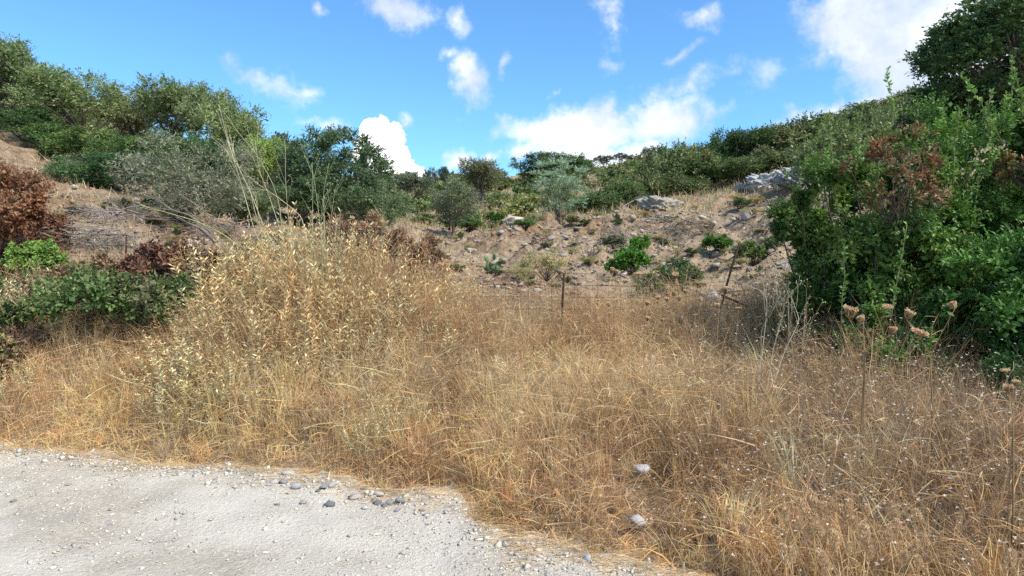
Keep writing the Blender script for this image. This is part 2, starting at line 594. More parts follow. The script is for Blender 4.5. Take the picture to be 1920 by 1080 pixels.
RZ = road_z(RX, RY) + .012
ii = np.arange(RX.size).reshape(RX.shape)
q = np.stack([ii[:-1, :-1], ii[:-1, 1:], ii[1:, 1:], ii[1:, :-1]], -1).reshape(-1, 4)
wp = sstep(fbm(RX * .7 + 3, RY * 1.1, 91, 3), .4, .62)[..., None]
rc = np.array([.54, .49, .405]) * (1 - wp) + np.array([.56, .50, .39]) * wp
tr_ = (sstep(fbm(RX * 2, RY * 2, 95, 4), .52, .72) + .9 * np.exp(-((road_edge(RX) - RY - .05) / .16) ** 2))[..., None].clip(0, 1) * .6
rc = rc * (1 - tr_) + np.array([.37, .31, .225]) * tr_
b_ = Buf()
b_.add(np.stack([RX, RY, RZ], -1).reshape(-1, 3), rc.reshape(-1, 3), quad=q)
tag(link('gravel_road', b_.mesh('gravel_road', M_road, True)), 'pale grey packed gravel track', kind='structure')


# ------------------------------------------------------------------ stones
def hull(npts, flat, rng):
    bm = bmesh.new()
    p = rdir(npts, rng) * rng.uniform(.8, 1.0, (npts, 1))
    p = p * np.array([1, rng.uniform(.65, .95), flat])
    for v in p:
        bm.verts.new(v)
    r = bmesh.ops.convex_hull(bm, input=bm.verts[:])
    junk = [e for e in r['geom_interior'] if isinstance(e, bmesh.types.BMVert)]
    if junk:
        bmesh.ops.delete(bm, geom=junk, context='VERTS')
    bmesh.ops.triangulate(bm, faces=bm.faces[:])
    bm.verts.ensure_lookup_table()
    V = np.array([v.co[:] for v in bm.verts])
    F = np.array([[v.index for v in f.verts] for f in bm.faces])
    bm.free()
    return V, F


rr = np.random.default_rng(3)
HULLS = [hull(rr.integers(12, 19), rr.uniform(.45, .8), rr) for _ in range(14)]
CHIPS = [hull(rr.integers(7, 9), rr.uniform(.45, .8), rr) for _ in range(14)]


def scatter_stones(buf, pos, size, cols, rng, sink=.3):
    which = rng.integers(0, len(CHIPS), len(pos))
    for h in range(len(CHIPS)):
        m = which == h
        if not m.any():
            continue
        V, F = CHIPS[h]
        p, s, c = pos[m], size[m], cols[m]
        n = len(p)
        th = rng.uniform(0, 6.28, n)
        ct, st = np.cos(th)[:, None], np.sin(th)[:, None]
        X = V[None, :, 0] * ct - V[None, :, 1] * st
        Y = V[None, :, 0] * st + V[None, :, 1] * ct
        W = np.stack([X, Y, np.broadcast_to(V[None, :, 2], X.shape)], -1) * s[:, None, None]
        W[..., 2] += (V[:, 2].max() * s * (1 - 2 * sink))[:, None]
        W = W + p[:, None]
        FF = (F[None] + (np.arange(n) * len(V))[:, None, None]).reshape(-1, 3)
        buf.add(W.reshape(-1, 3), np.repeat(c, len(V), 0), tri=FF)


# fine road gravel that nobody could count
def pal(cols, n, rng, jit=.12):
    cols = np.array(cols)
    c = cols[rng.integers(0, len(cols), n)]
    return c * (1 + rng.normal(size=(n, 1)) * jit) * (1 + rng.normal(size=(n, 3)) * .02)


rg = np.random.default_rng(11)
N = 80000
gx = rg.uniform(-6, 2.2, N)
gy = rg.uniform(2.6, 6.9, N)
e = road_edge(gx)
de = e - gy
dens = .04 + .9 * np.exp(-((de - .12) / .3) ** 2) + .75 * sstep(fbm(gx * .9, gy * 1.3, 91, 3), .44, .6) + .4 * sstep(gx, -2.5, 0)
keep = (de > -.25) & (rg.uniform(size=N) < dens * .62)
gx, gy, de = gx[keep], gy[keep], de[keep]
sz = rg.lognormal(math.log(.0056), .6, len(gx)).clip(.003, .03) * (1 + .55 * np.exp(-((de - .15) / .28) ** 2))
z = np.where(de > -.02, road_z(gx, gy) + .012, H(gx, gy))
gb = Buf()
GC = [(.52, .47, .39), (.56, .51, .42), (.43, .40, .345), (.50, .43, .33), (.36, .34, .31), (.55, .50, .41)]
scatter_stones(gb, np.stack([gx, gy, z], -1), sz, pal(GC, len(gx), rg, .08), rg, .42)
tag(link('gravel', gb.mesh('gravel', M_gravel)), 'loose fine grey gravel over the track', kind='stuff')

STONE_ME = []
for i, (V, F) in enumerate(HULLS[:10]):
    sb = Buf()
    sb.add(V, (1, 1, 1), tri=F)
    STONE_ME.append(sb.mesh('stone', M_rock))


CLEAR = []


def stone(px, py, w, col, label, group=None, name='stone', sink=.25, cat='stone', y=None, flat=1.0):
    p = hit(px, py, 2.5) if y is None else P(px, py, y)
    if y is None and p[1] < road_edge(p[0]) + .02:
        p[2] = float(road_z(p[0], p[1])) + .012
    s = w * .5 / FPX * p[1]
    me = random.choice(STONE_ME)
    if group == 'stones along the road edge' and px > 990:
        CLEAR.append((p[0], p[1], max(s * (2.4 if w > 45 else 1.5), .05)))
    if w > 45:
        p[2] += s * .8
    o = link(name, me, loc=(p[0], p[1], p[2] + s * (.5 - sink)), rot=(random.uniform(-.3, .3), random.uniform(-.3, .3), random.uniform(0, 6.28)), scale=(s, s, s * random.uniform(.75, 1.) * flat))
    o.color = (*col, 1)
    tag(o, label, cat, group)
    return o


GREY, DGREY, CREAM, TAN, WHITE = (.31, .31, .31), (.20, .205, .215), (.55, .50, .42), (.50, .38, .26), (.62, .60, .56)
ROADSIDE = [
    (516, 922, 22, CREAM, 'round cream stone at the left end of the roadside stone row'),
    (532, 924, 20, GREY, 'small grey stone touching the round cream stone'),
    (541, 905, 30, CREAM, 'long pale stone lying under the dry grass fringe'),
    (556, 932, 24, (.45, .44, .43), 'pale grey pointed stone beside the two left round stones'),
    (607, 934, 22, GREY, 'grey stone left of the upright cracked pale stone'),
    (622, 930, 24, (.45, .42, .38), 'upright cracked pale stone at the road edge'),
    (596, 936, 12, DGREY, 'tiny dark stone beside the grey roadside stone'),
    (618, 965, 28, DGREY, 'lone flat dark blue grey stone on the gravel track'),
    (568, 958, 22, (.40, .38, .35), 'brownish stone pair member, the larger one, on the gravel'),
    (520, 961, 12, GREY, 'small dark pebble on the gravel left of the brown pair'),
    (638, 934, 11, TAN, 'small tan stone right of the upright cracked stone'),
    (709, 941, 28, CREAM, 'cream stone above the cluster of blue grey stones'),
    (708, 957, 22, DGREY, 'leftmost blue grey stone of the roadside cluster'),
    (720, 960, 18, DGREY, 'small blue stone in front of the grey cluster'),
    (731, 955, 24, GREY, 'middle light grey stone of the roadside cluster'),
    (749, 959, 32, (.30, .30, .32), 'largest faceted grey stone at the right end of the cluster'),
    (745, 976, 18, (.32, .31, .38), 'small violet grey stone below the faceted cluster stone'),
    (685, 969, 17, WHITE, 'small white stone left below the grey cluster'),
    (668, 946, 34, (.47, .44, .39), 'flat dusty slab half sunk between the stone clusters'),
    (717, 912, 15, TAN, 'small tan stone lying in the dry straw above the cluster'),
    (693, 907, 26, (.48, .42, .36), 'pinkish pale stone in the straw at the track edge'),
    (741, 936, 11, CREAM, 'small white stone near the red scrap'),
    (792, 971, 14, (.36, .32, .26), 'small brown stone alone on the gravel right of the cluster'),
    (1001, 985, 34, (.30, .27, .22), 'brown faceted rock at the tip of the gravel in dry grass'),
    (1104, 1053, 26, (.42, .40, .37), 'grey brown stone first in the row at the grass foot'),
    (1126, 1053, 28, (.40, .33, .25), 'brown stone second in the row at the grass foot'),
    (1150, 1051, 24, GREY, 'dark grey stone third in the row at the grass foot'),
    (1102, 1071, 24, (.42, .45, .48), 'bluish stone in front of the grass foot row'),
    (1062, 1068, 16, WHITE, 'small white pebble on gravel before the grass foot row'),
    (1210, 1066, 34, WHITE, 'white lumpy stone at the bottom of the dry grass'),
    (1253, 1074, 22, GREY, 'narrow grey stone beside the white lumpy stone'),
    (1278, 1072, 20, (.36, .31, .27), 'narrow brown stone rightmost by the white lumpy stone'),
    (1135, 1035, 18, (.42, .34, .26), 'tan stone tucked under straw above the grass foot row'),
    (1195, 1003, 46, (.52, .48, .43), 'pale stone half hidden in the golden grass'),
    (1200, 905, 50, (.62, .60, .58), 'white cracked rock showing through the dry grass'),
]
for (px, py, w, c, l) in ROADSIDE:
    stone(px, py, w, c, l, 'stones along the road edge')
random.seed(5)
for i in range(34):
    px = random.uniform(20, 1040)
    t = random.random()
    py = np.interp(px, [0, 300, 600, 850, 1040], [850, 890, 925, 945, 1040]) + t * t * 160 + 4
    stone(px, min(py, 1075), random.uniform(8, 15), random.choice([(.33, .32, .30), (.27, .27, .26), CREAM, (.44, .42, .38), (.46, .43, .38)]),
          'small loose stone lying on the pale gravel track', 'loose small stones on the track', sink=.45)


# ------------------------------------------------------------------ foliage
def clump_points(n, a, b, c, rng, low=-.35, shell=.55):
    """clump centres in an ellipsoid around the origin, crowded towards its skin"""
    out = []
    while len(out) < n:
        d = rdir(1, rng)[0]
        r = shell + (1 - shell) * rng.uniform() ** .6 if rng.uniform() < .8 else rng.uniform(.1, shell)
        p = d * r
        if p[2] < low:
            continue
        out.append(p * np.array([a, b, c]))
    return np.array(out)


def foliage(buf, cen, rad, sprays, per, L, W, cols, rng, up=.35, jit=.16, spread=.75, droop=.1, inner=0.0, tri=False, fold=0.0, pair=False, lmin=.35, out_bias=0.0, center=None):
    """sprays of leaves bursting out of every clump"""
    nc = len(cen)
    ci = np.repeat(np.arange(nc), sprays)
    n = len(ci)
    d = rdir(n, rng)
    if out_bias and center is not None:
        d = d + unit(cen - center)[ci] * out_bias
    d[:, 2] += up
    d = unit(d)
    R = rad[ci]
    c0 = cen[ci] + d * (R * .15)[:, None]
    c1 = cen[ci] + d * (R * rng.uniform(.75, 1.2, n))[:, None]
    c1[:, 2] -= droop * R * rng.uniform(0, 1, n)
    t = np.linspace(lmin, 1, per)[None, :] + rng.normal(size=(n, per)) * .04
    pos = c0[:, None] * (1 - t[..., None]) + c1[:, None] * t[..., None]
    pos = pos.reshape(-1, 3)
    dd = np.repeat(d, per, 0)
    m = len(pos)
    if pair:
        s = np.where(np.arange(m) % 2, 1., -1.)[:, None]
        side = unit(np.cross(dd, rng.normal(size=(n, 3)).repeat(per, 0)))
        ld = unit(dd * .7 + side * s * spread + rng.normal(size=(m, 3)) * .2)
    else:
        ld = unit(dd + rng.normal(size=(m, 3)) * spread)
    upv = unit(rng.normal(size=(m, 3)) * .7 + np.array([0, 0, 1.]) + dd * .5)
    cols = np.array(cols)
    cc = cols[rng.integers(0, len(cols), nc)]
    # a spray keeps its clump's kind of green, single leaves stray from it
    spc = cc[ci] * (1 + rng.normal(size=(n, 1)) * jit)
    mixc = cols[rng.integers(0, len(cols), n)]
    spc = spc * .65 + mixc * .35
    lc = np.repeat(spc, per, 0) * (1 + rng.normal(size=(m, 1)) * jit)
    leaves(buf, pos, ld, upv, L * rng.uniform(.65, 1.25, m), W * rng.uniform(.7, 1.2, m), np.clip(lc, .005, .8), fold=fold, tri=tri)
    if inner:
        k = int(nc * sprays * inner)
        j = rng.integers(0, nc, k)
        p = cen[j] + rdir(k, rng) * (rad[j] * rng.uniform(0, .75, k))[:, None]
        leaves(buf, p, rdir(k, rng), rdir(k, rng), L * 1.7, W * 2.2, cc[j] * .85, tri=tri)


def limbs(buf, base, fork, cen, nl, r0, col, rng, sides=6):
    base, fork = np.array(base, float), np.array(fork, float)
    tr = wiggle(base, fork, 6, np.linalg.norm(fork - base) * .05, rng)
    tube(buf, tr, np.linspace(r0 * 1.25, r0 * .75, 6), col, sides + 1)
    for i in rng.choice(len(cen), min(nl, len(cen)), replace=False):
        e = cen[i]
        st = tr[rng.integers(3, 6)]
        mid = st * .5 + e * .5 + rng.normal(size=3) * .12 * np.linalg.norm(e - st)
        pts = np.array([(1 - t) ** 2 * st + 2 * t * (1 - t) * mid + t * t * e for t in np.linspace(0, 1, 7)])
        tube(buf, pts, np.linspace(r0 * .55, r0 * .08, 7), col, 5)
        for _ in range(3):
            k = rng.integers(2, 6)
            q = pts[k] + rdir(1, rng)[0] * np.linalg.norm(e - st) * .3 + [0, 0, .1]
            tube(buf, wiggle(pts[k], q, 4, .03, rng), np.linspace(r0 * .2, r0 * .04, 4), col, 4)


BARK = (.16, .13, .105)
OLIVE = [(.20, .25, .10), (.24, .28, .13), (.15, .20, .08), (.27, .30, .16)]
GREEN = [(.12, .19, .05), (.16, .24, .06), (.09, .15, .045), (.20, .27, .08)]
DARK = [(.075, .12, .045), (.095, .15, .055), (.055, .09, .035), (.12, .17, .07)]
SCRUB = [(.22, .26, .12), (.27, .28, .14), (.16, .21, .08), (.30, .29, .17), (.20, .19, .12)]
GREY_G = [(.25, .26, .17), (.21, .23, .14), (.29, .29, .21)]


def tree_tpl(seed, w, h, nclump, rfrac, sprays, per, L, W, cols, trunk=.28, up=.35, low=-.45, nl=9, r0=.13, mat=None, droop=.1, lean=.0, tri=False, inner=.5, gaps=.5, spread=.75, lobes=0, jit=.16, bark=BARK):
    rng = np.random.default_rng(seed)
    ch = h * (1 - trunk)
    cz = h * trunk + ch * .5
    cen = clump_points(nclump, w * .42, w * .42, ch * .44, rng, low, gaps)
    if lobes:
        # big lobes break the outline up
        lob = clump_points(lobes, w * .30, w * .30, ch * .28, rng, -.3, .7)
        which = rng.integers(0, lobes, nclump)
        lr = rng.uniform(.20, .34, lobes)
        cen = lob[which] + rdir(nclump, rng) * (lr[which] * w * rng.uniform(.55, 1, nclump))[:, None] * np.array([1, 1, ch / w])
    cen[:, 2] += cz
    cen[:, 0] += (cen[:, 2] - h * trunk) * lean
    rad = w * rfrac * rng.uniform(.7, 1.3, nclump)
    fb_ = Buf()
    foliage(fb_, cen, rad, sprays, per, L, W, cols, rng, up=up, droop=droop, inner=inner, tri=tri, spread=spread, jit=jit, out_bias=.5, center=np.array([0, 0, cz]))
    tb = Buf()
    limbs(tb, (0, 0, -.25), (w * .02, 0, h * max(trunk, .12) + .1), cen, nl, r0, bark, rng)
    allv = np.concatenate(fb_.v)
    lo, hi = np.percentile(allv, 1.5, axis=0), np.percentile(allv, 98.5, axis=0)
    return dict(crown=fb_.mesh('crown', mat or M_leaf), trunk=tb.mesh('trunk', M_bark, True), w=(hi[0] - lo[0] + hi[1] - lo[1]) / 2, h=hi[2])


T = {}
for i in range(3):
    T['olive%d' % i] = tree_tpl(100 + i, 4.2, 4.2, 60, .13, 26, 9, .13, .042, OLIVE, lobes=9, nl=10, lean=[.12, -.05, .1][i], inner=.8)
for i in range(2):
    T['dense%d' % i] = tree_tpl(110 + i, 5.2, 4.8, 70, .115, 24, 9, .12, .07, DARK, lobes=11, trunk=.16, inner=1.2, low=-.8)
T['big'] = tree_tpl(120, 6.0, 5.2, 110, .10, 27, 10, .12, .05, [(.14, .19, .09), (.18, .23, .11), (.10, .15, .065), (.20, .25, .13)], lobes=13, trunk=.12, inner=1.2, nl=16, r0=.2, low=-.8)
T['dome'] = tree_tpl(131, 6.0, 5.2, 170, .085, 20, 10, .12, .05, [(.12, .17, .08), (.16, .21, .10), (.085, .13, .055), (.19, .24, .12)], lobes=0, trunk=.10, inner=1.6, nl=18, r0=.2, low=-.85, gaps=.75)
T['round'] = tree_tpl(121, 3.2, 3.6, 54, .14, 24, 9, .11, .035, GREY_G + OLIVE[:2], trunk=.30, low=-.9, inner=.7, gaps=.6, r0=.10)
T['wispy'] = tree_tpl(122, 2.0, 3.4, 40, .15, 20, 14, .10, .018, [(.34, .46, .28), (.28, .40, .24), (.40, .50, .33)], trunk=.10, up=.9, inner=0, gaps=.2, r0=.05, low=-.9, spread=.5)
T['sparse0'] = tree_tpl(123, 3.0, 2.8, 26, .12, 16, 8, .15, .07, [(.12, .14, .085), (.16, .17, .11)], trunk=.35, inner=.3, lobes=6, r0=.07)
T['sparse1'] = tree_tpl(124, 3.4, 3.4, 34, .12, 17, 8, .15, .07, [(.12, .14, .085), (.16, .17, .11)], trunk=.3, inner=.3, lobes=6, r0=.08)
T['grey'] = tree_tpl(125, 3.4, 2.6, 56, .15, 28, 10, .085, .022, GREY_G, trunk=.08, low=-.9, inner=.25, gaps=.35, mat=M_dull, nl=22, r0=.06, up=.5)
T['canopy'] = tree_tpl(126, 9.5, 8.5, 300, .062, 22, 10, .17, .075, [(.10, .17, .055), (.12, .20, .065), (.07, .13, .045), (.15, .25, .08)], trunk=.03, inner=1.8, lobes=0, nl=20, r0=.3, low=-.95, gaps=.82)


def tree(tpl, px, Y, top, wpx, label, name='olive_tree', cat='tree', group=None, tint=(1, 1, 1), rot=None, parts=('trunk', 'crown'), sinkz=0.0):
    t = T[tpl]
    p = P(px, top, Y)
    gz = float(H(p[0], Y)) - sinkz
    hh = max(p[2] - gz, .3)
    ww = wpx / FPX * Y
    e = bpy.data.objects.new(name, None)
    COL.objects.link(e)
    e.location = (p[0], Y, gz)
    e.rotation_euler = (0, 0, rot if rot is not None else random.uniform(0, 6.28))
    e.scale = (ww / t['w'], ww / t['w'], hh / t['h'])
    tag(e, label, cat, group)
    a_ = link(parts[0], t['trunk'], e)
    c_ = link(parts[1], t['crown'], e)
    c_.color = (*tint, 1)
    return e


random.seed(21)
# left slope, left to right
tree('olive1', 15, 27, 84, 170, 'olive tree on the pale slope at the far left edge', tint=(.85, .95, .8), sinkz=.3)
tree('olive0', 62, 30, 128, 150, 'dull olive tree just right of the leftmost olive', tint=(.8, .85, .8))
tree('olive0', 155, 26, 138, 175, 'bright rounded olive tree second from the left on the skyline', tint=(1.1, 1.15, .95))
tree('olive2', 250, 30, 168, 130, 'shaded brownish olive tree between two brighter skyline olives', tint=(.95, .85, .8))
tree('olive1', 325, 28, 160, 150, 'feathery skyline olive tree with a tuft rising at its top', tint=(1.0, 1.05, .9))
tree('olive0', 392, 27, 168, 120, 'tall narrow skyline olive tree behind the dry stalks', tint=(.95, .98, .9))
tree('olive2', 450, 25, 200, 130, 'yellowish olive tree at the right end of the skyline row', tint=(1.05, 1.1, .85))
tree('olive1', 485, 23, 262, 95, 'yellow green tree low behind the leaning dry stalks', tint=(1.35, 1.5, .75))
tree('sparse1', 530, 27, 255, 90, 'blue green thin tree between the olive row and the great round tree', tint=(.8, 1.0, .9))
tree('sparse0', 500, 31, 300, 110, 'dark scrubby tree low behind the thin blue green tree', tint=(.6, .7, .5))
for (px, Y, top, w, tp, l, tn) in [
        (105, 23, 238, 130, 'dense0', 'green bush below the bright rounded olive', (1.6, 1.65, 1.3)),
        (175, 22, 246, 130, 'dense1', 'rounded bright green bush in the middle of the left slope', (1.9, 1.8, 1.3)),
        (55, 24, 205, 120, 'dense1', 'dark green bush under the far left olive', (1.3, 1.4, 1.2)),
        (245, 21, 262, 130, 'dense0', 'leafy bush on the slope beneath the brownish olive', (1.6, 1.65, 1.25)),
        (325, 22, 250, 150, 'dense1', 'wide dark bush below the feathery skyline olive', (1.35, 1.45, 1.15)),
        (400, 21, 268, 110, 'dense0', 'dark bush with blue grey shade behind the grey shrub', (1.1, 1.2, 1.05)),
        (230, 18.5, 292, 160, 'dense0', 'blue green spreading shrub at the foot of the left slope', (1.05, 1.35, 1.2)),
        (140, 19, 296, 120, 'grey', 'silvery green shrub above the dusty left bank', (.8, .9, .75)),
        (90, 18.5, 330, 100, 'dense1', 'small green shrub at the edge of the pale left slope', (1.5, 1.6, 1.2))]:
    tree(tp, px, Y, top, w, l, 'bush', 'bush', None, tn, parts=('stems', 'foliage'), sinkz=.25)
tree('grey', 350, 15.5, 262, 230, 'large silvery grey shrub with bare twigs on the dusty bank', 'grey_shrub', 'shrub', None, (1, 1, .95), parts=('stems', 'foliage'))
tree('olive2', 455, 18, 350, 120, 'low leafy tree with a dark forked trunk behind dry stalks', tint=(.8, .85, .75))
tree('dome', 628, 23, 250, 196, 'great round blue green tree standing in the middle of the valley', 'evergreen_tree', tint=(.9, .98, .95), rot=2.3)
tree('olive0', 697, 24.5, 308, 62, 'small pale tree leaning out right of the great round tree', tint=(.85, .9, .9))
tree('big', 560, 22, 330, 130, 'lower left lobe tree pressed against the great round tree', 'evergreen_tree', tint=(.95, 1.05, .95))
tree('big', 700, 21.5, 345, 120, 'grey green low tree under the right side of the great round tree', 'evergreen_tree', tint=(1.0, 1.05, .95))
tree('sparse1', 772, 42, 326, 95, 'greyish thin tree in the valley right of the great round tree', tint=(1.3, 1.35, 1.3))
tree('round', 850, 25, 336, 92, 'small ball crowned olive with a bare trunk in the valley floor', tint=(.8, .84, .8), rot=1.0)
tree('olive1', 902, 40, 302, 95, 'brownish grey tree behind the ball crowned olive', tint=(.85, .75, .75))
tree('dense0', 835, 70, 314, 30, 'tiny dark round tree on the far skyline', 'round_tree', tint=(.8, .8, .8))
tree('sparse0', 808, 66, 316, 30, 'tiny grey tree left of the dark round skyline tree', tint=(1, 1, 1))
tree('sparse0', 745, 60, 345, 50, 'small grey tree at the lower right shoulder of the great tree', tint=(1.3, 1.3, 1.3))
tree('wispy', 1047, 23, 300, 100, 'wispy pale blue green tree in front of the central hill', 'feathery_tree', tint=(1, 1, 1), parts=('trunk', 'crown'))
tree('dense0', 1018, 62, 288, 85, 'dark evergreen at the left of the central hilltop clump', 'evergreen_tree', tint=(1.1, 1.15, 1.0))
tree('dense1', 1068, 60, 290, 90, 'lighter evergreen at the right of the central hilltop clump', 'evergreen_tree', tint=(1.5, 1.5, 1.2))
for (px, top, w, l) in [(1130, 292, 34, 'first tiny tree left of the ridge notch'), (1165, 288, 34, 'second tiny tree on the central ridge'), (1186, 291, 22, 'third and smallest tiny tree on the central ridge'),
                        (1222, 275, 38, 'taller dark tree standing on the right ridge'), (1245, 277, 26, 'thin tree touching the taller ridge tree')]:
    tree('sparse%d' % random.randint(0, 1), px, 74, top, w, l, 'ridge_tree', 'tree', 'small trees on the far ridge', (.75, .8, .85))
tree('canopy', 1975, 18.5, -25, 400, 'huge dark leafy tree rising at the upper right corner', 'broadleaf_tree', 'tree', None, (1, 1, 1), rot=2.0, sinkz=.5)

# ------------------------------------------------------------------ scrub on the hillsides
for i in range(5):
    rngs = np.random.default_rng(200 + i)
    T['scrub%d' % i] = tree_tpl(200 + i, 2.4, 1.5, 36, .15, 24, 9, .085, .045, SCRUB if i < 3 else DARK + SCRUB[:2], trunk=.04, low=-.2, inner=.8, gaps=.5, nl=6, r0=.035, lobes=0)
BAND = [  # the dark scrub belt under the right ridge: centre px, depth, top, width, tint, label
    (1125, 31, 356, 60, (.55, .75, .5), 'dark green bush at the lower left end of the scrub belt'),
    (1165, 32, 340, 72, (.6, .8, .5), 'dark rounded bush above the pale rock outcrop'),
    (1205, 34, 332, 62, (.75, .85, .6), 'dull dark bush where the scrub belt starts to climb'),
    (1250, 36, 285, 80, (.7, .85, .6), 'dark tall bush left of the bright pale bush in the belt'),
    (1295, 37, 264, 85, (1.0, 1.05, .75), 'bright topped tall bush in the middle of the scrub belt'),
    (1330, 36, 300, 100, (.8, .9, .65), 'lower bush in front of the bright topped tall bush'),
    (1370, 38, 240, 90, (.85, .95, .75), 'high dark tree like bush with a ragged top'),
    (1420, 38, 242, 110, (1.05, 1.1, .8), 'broad light green bush on the crest of the belt'),
    (1480, 38, 238, 110, (1.0, 1.0, .8), 'broad dull bush on the crest beside the near thicket'),
    (1540, 38, 228, 110, (1.0, 1.05, .8), 'crest bush peeping out over the near thicket'),
    (1390, 34, 292, 100, (.7, .8, .6), 'shaded bush low in the belt beside the limestone face'),
    (1455, 35, 285, 100, (.75, .8, .65), 'shaded bush right above the limestone face'),
    (1280, 34, 330, 80, (.6, .72, .5), 'dark bush at the foot of the belt behind tall weeds'),
    (1520, 34, 292, 80, (.8, .8, .75), 'greyish bush right of the limestone face'),
    (1610, 42, 205, 110, (.95, 1.0, .75), 'bush on the rising right skyline above the thicket'),
    (1665, 44, 190, 100, (.9, .95, .75), 'skyline bush below the huge dark tree, left one'),
    (1715, 46, 178, 90, (.8, .9, .7), 'skyline bush next to the huge dark tree'),
    (1765, 44, 182, 110, (.95, 1.0, .8), 'skyline bush half behind the huge dark tree'),
    (1840, 36, 200, 140, (.9, 1.0, .75), 'bush under the crown of the huge dark tree'),
    (1920, 30, 200, 160, (.9, 1.0, .75), 'bush at the right edge under the huge dark tree')]
random.seed(31)
for (px, Y, top, w, tn, l) in BAND:
    tree(random.choice(['scrub0', 'scrub1', 'scrub2', 'scrub3', 'dense0', 'olive1'][:6 if px > 1280 else 4]), px, Y, top + random.uniform(-9, 9), w * random.uniform(1.0, 1.4), l, 'bush', 'bush', None, tuple(c * 1.0 for c in tn), parts=('stems', 'foliage'), sinkz=.4)
for i in range(20):      # more of the same on the slope that climbs behind the thicket
    px = 1560 + i * 19 + random.uniform(-12, 12)
    Y = random.uniform(17, 30) if i % 2 else random.uniform(26, 38)
    gy_ = HZ - (float(H((px - CX) / FPX * Y, Y)) - CAMZ) / Y * FPX
    tree('scrub%d' % random.randint(0, 4), px, Y, gy_ - 1.7 / Y * FPX, 2.6 / Y * FPX, 'scrubby bush on the slope climbing behind the near thicket', 'bush', 'bush', 'bushes behind the near thicket',
         random.choice([(.9, 1.0, .75), (.7, .85, .6), (1.05, 1.1, .85)]), parts=('stems', 'foliage'), sinkz=.25)
# small scrub scattered over the far slopes: every one its own object
SM = []
for i in range(4):
    rngs = np.random.default_rng(300 + i)
    bb = Buf()
    cen = clump_points(12, .5, .5, .32, rngs, -.1, .4)
    cen[:, 2] += .25
    foliage(bb, cen, .24 * rngs.uniform(.7, 1.3, 12), 11, 5, .10, .055, SCRUB, rngs, inner=1.0, tri=False)
    SM.append(bb.mesh('low_bush', M_leaf))
rs = np.random.default_rng(17)
cnt = 0
tries = 0
while cnt < 235 and tries < 6000:
    tries += 1
    px = rs.uniform(700, 1560)
    Y = rs.uniform(28, 88)
    x = (px - CX) / FPX * Y
    gz = float(H(x, Y))
    py = HZ - (gz - CAMZ) / Y * FPX
    if px > 1100 and Y < 42 or vnoise(x * .12, Y * .12, 5) < .25:
        continue
    s = rs.uniform(.8, 2.1) * (1 + .25 * (Y > 55))
    tn = [(1, 1, .8), (.7, .9, .55), (1.2, 1.1, .95), (1.3, 1.25, .8), (.55, .75, .45)][rs.integers(0, 5)]
    o = link('low_bush', SM[rs.integers(0, 4)], loc=(x, Y, gz - .1), rot=(0, 0, rs.uniform(0, 6.28)), scale=(s, s, s * rs.uniform(.6, 1.0)))
    o.color = (*tn, 1)
    tag(o, 'low scrub bush on the far hillside of the valley', 'bush', 'low scrub on the far hillside')
    cnt += 1
for k in range(60):      # the left hill behind the olives
    px = rs.uniform(-60, 720)
    Y = rs.uniform(31, 48)
    x = (px - CX) / FPX * Y
    s = rs.uniform(1.5, 2.8)
    o = link('low_bush', SM[rs.integers(0, 4)], loc=(x, Y, float(H(x, Y)) - .1), rot=(0, 0, rs.uniform(0, 6.28)), scale=(s, s, s * .9))
    o.color = (.9, 1, .75, 1)
    tag(o, 'low scrub bush on the slope behind the olive row', 'bush', 'low scrub behind the olive row')

# green plants and herbs on the cleared slope
GB = {}
for nm, cols, L_, W_ in (('fresh', [(.13, .28, .04), (.17, .34, .05), (.09, .21, .03)], .06, .034), ('weed', [(.16, .22, .09), (.20, .26, .11), (.12, .17, .07)], .055, .022), ('straw', [(.52, .42, .20), (.60, .50, .27), (.44, .35, .17), (.40, .40, .20)], .05, .012)):
    rngs = np.random.default_rng(len(nm) * 9)
    bb = Buf()
    cen = clump_points(26, .42, .42, .36, rngs, -.2, .4)
    cen[:, 2] += .3
    foliage(bb, cen, .15 * rngs.uniform(.7, 1.3, 26), 22, 8, L_, W_, cols, rngs, inner=.8 if nm != 'straw' else .1, up=.8)
    GB[nm] = bb.mesh('foliage', M_leaf if nm != 'straw' else M_dull)
    sb = Buf()
    for j in range(14):
        tube(sb, wiggle((0, 0, -.05), cen[j], 4, .03, rngs), np.linspace(.012, .004, 4), BARK, 4)
    GB[nm + '_s'] = sb.mesh('stems', M_bark)


def low_plant(kind, px, py, wpx, hpx, label, name, cat='bush', group=None, tint=(1, 1, 1), y0=8.6):
    p = hit(px, py, y0)
    e = bpy.data.objects.new(name, None)
    COL.objects.link(e)
    s = p[1] / FPX
    e.location = (p[0], p[1], p[2] - .03)
    e.rotation_euler = (0, 0, random.uniform(0, 6.28))
    e.scale = (wpx * s / 1.05, wpx * s / 1.05, hpx * s / .78)
    tag(e, label, cat, group)
    link('stems', GB[kind + '_s'], e)
    f = link('foliage', GB[kind], e)
    f.color = (*tint, 1)
    return e


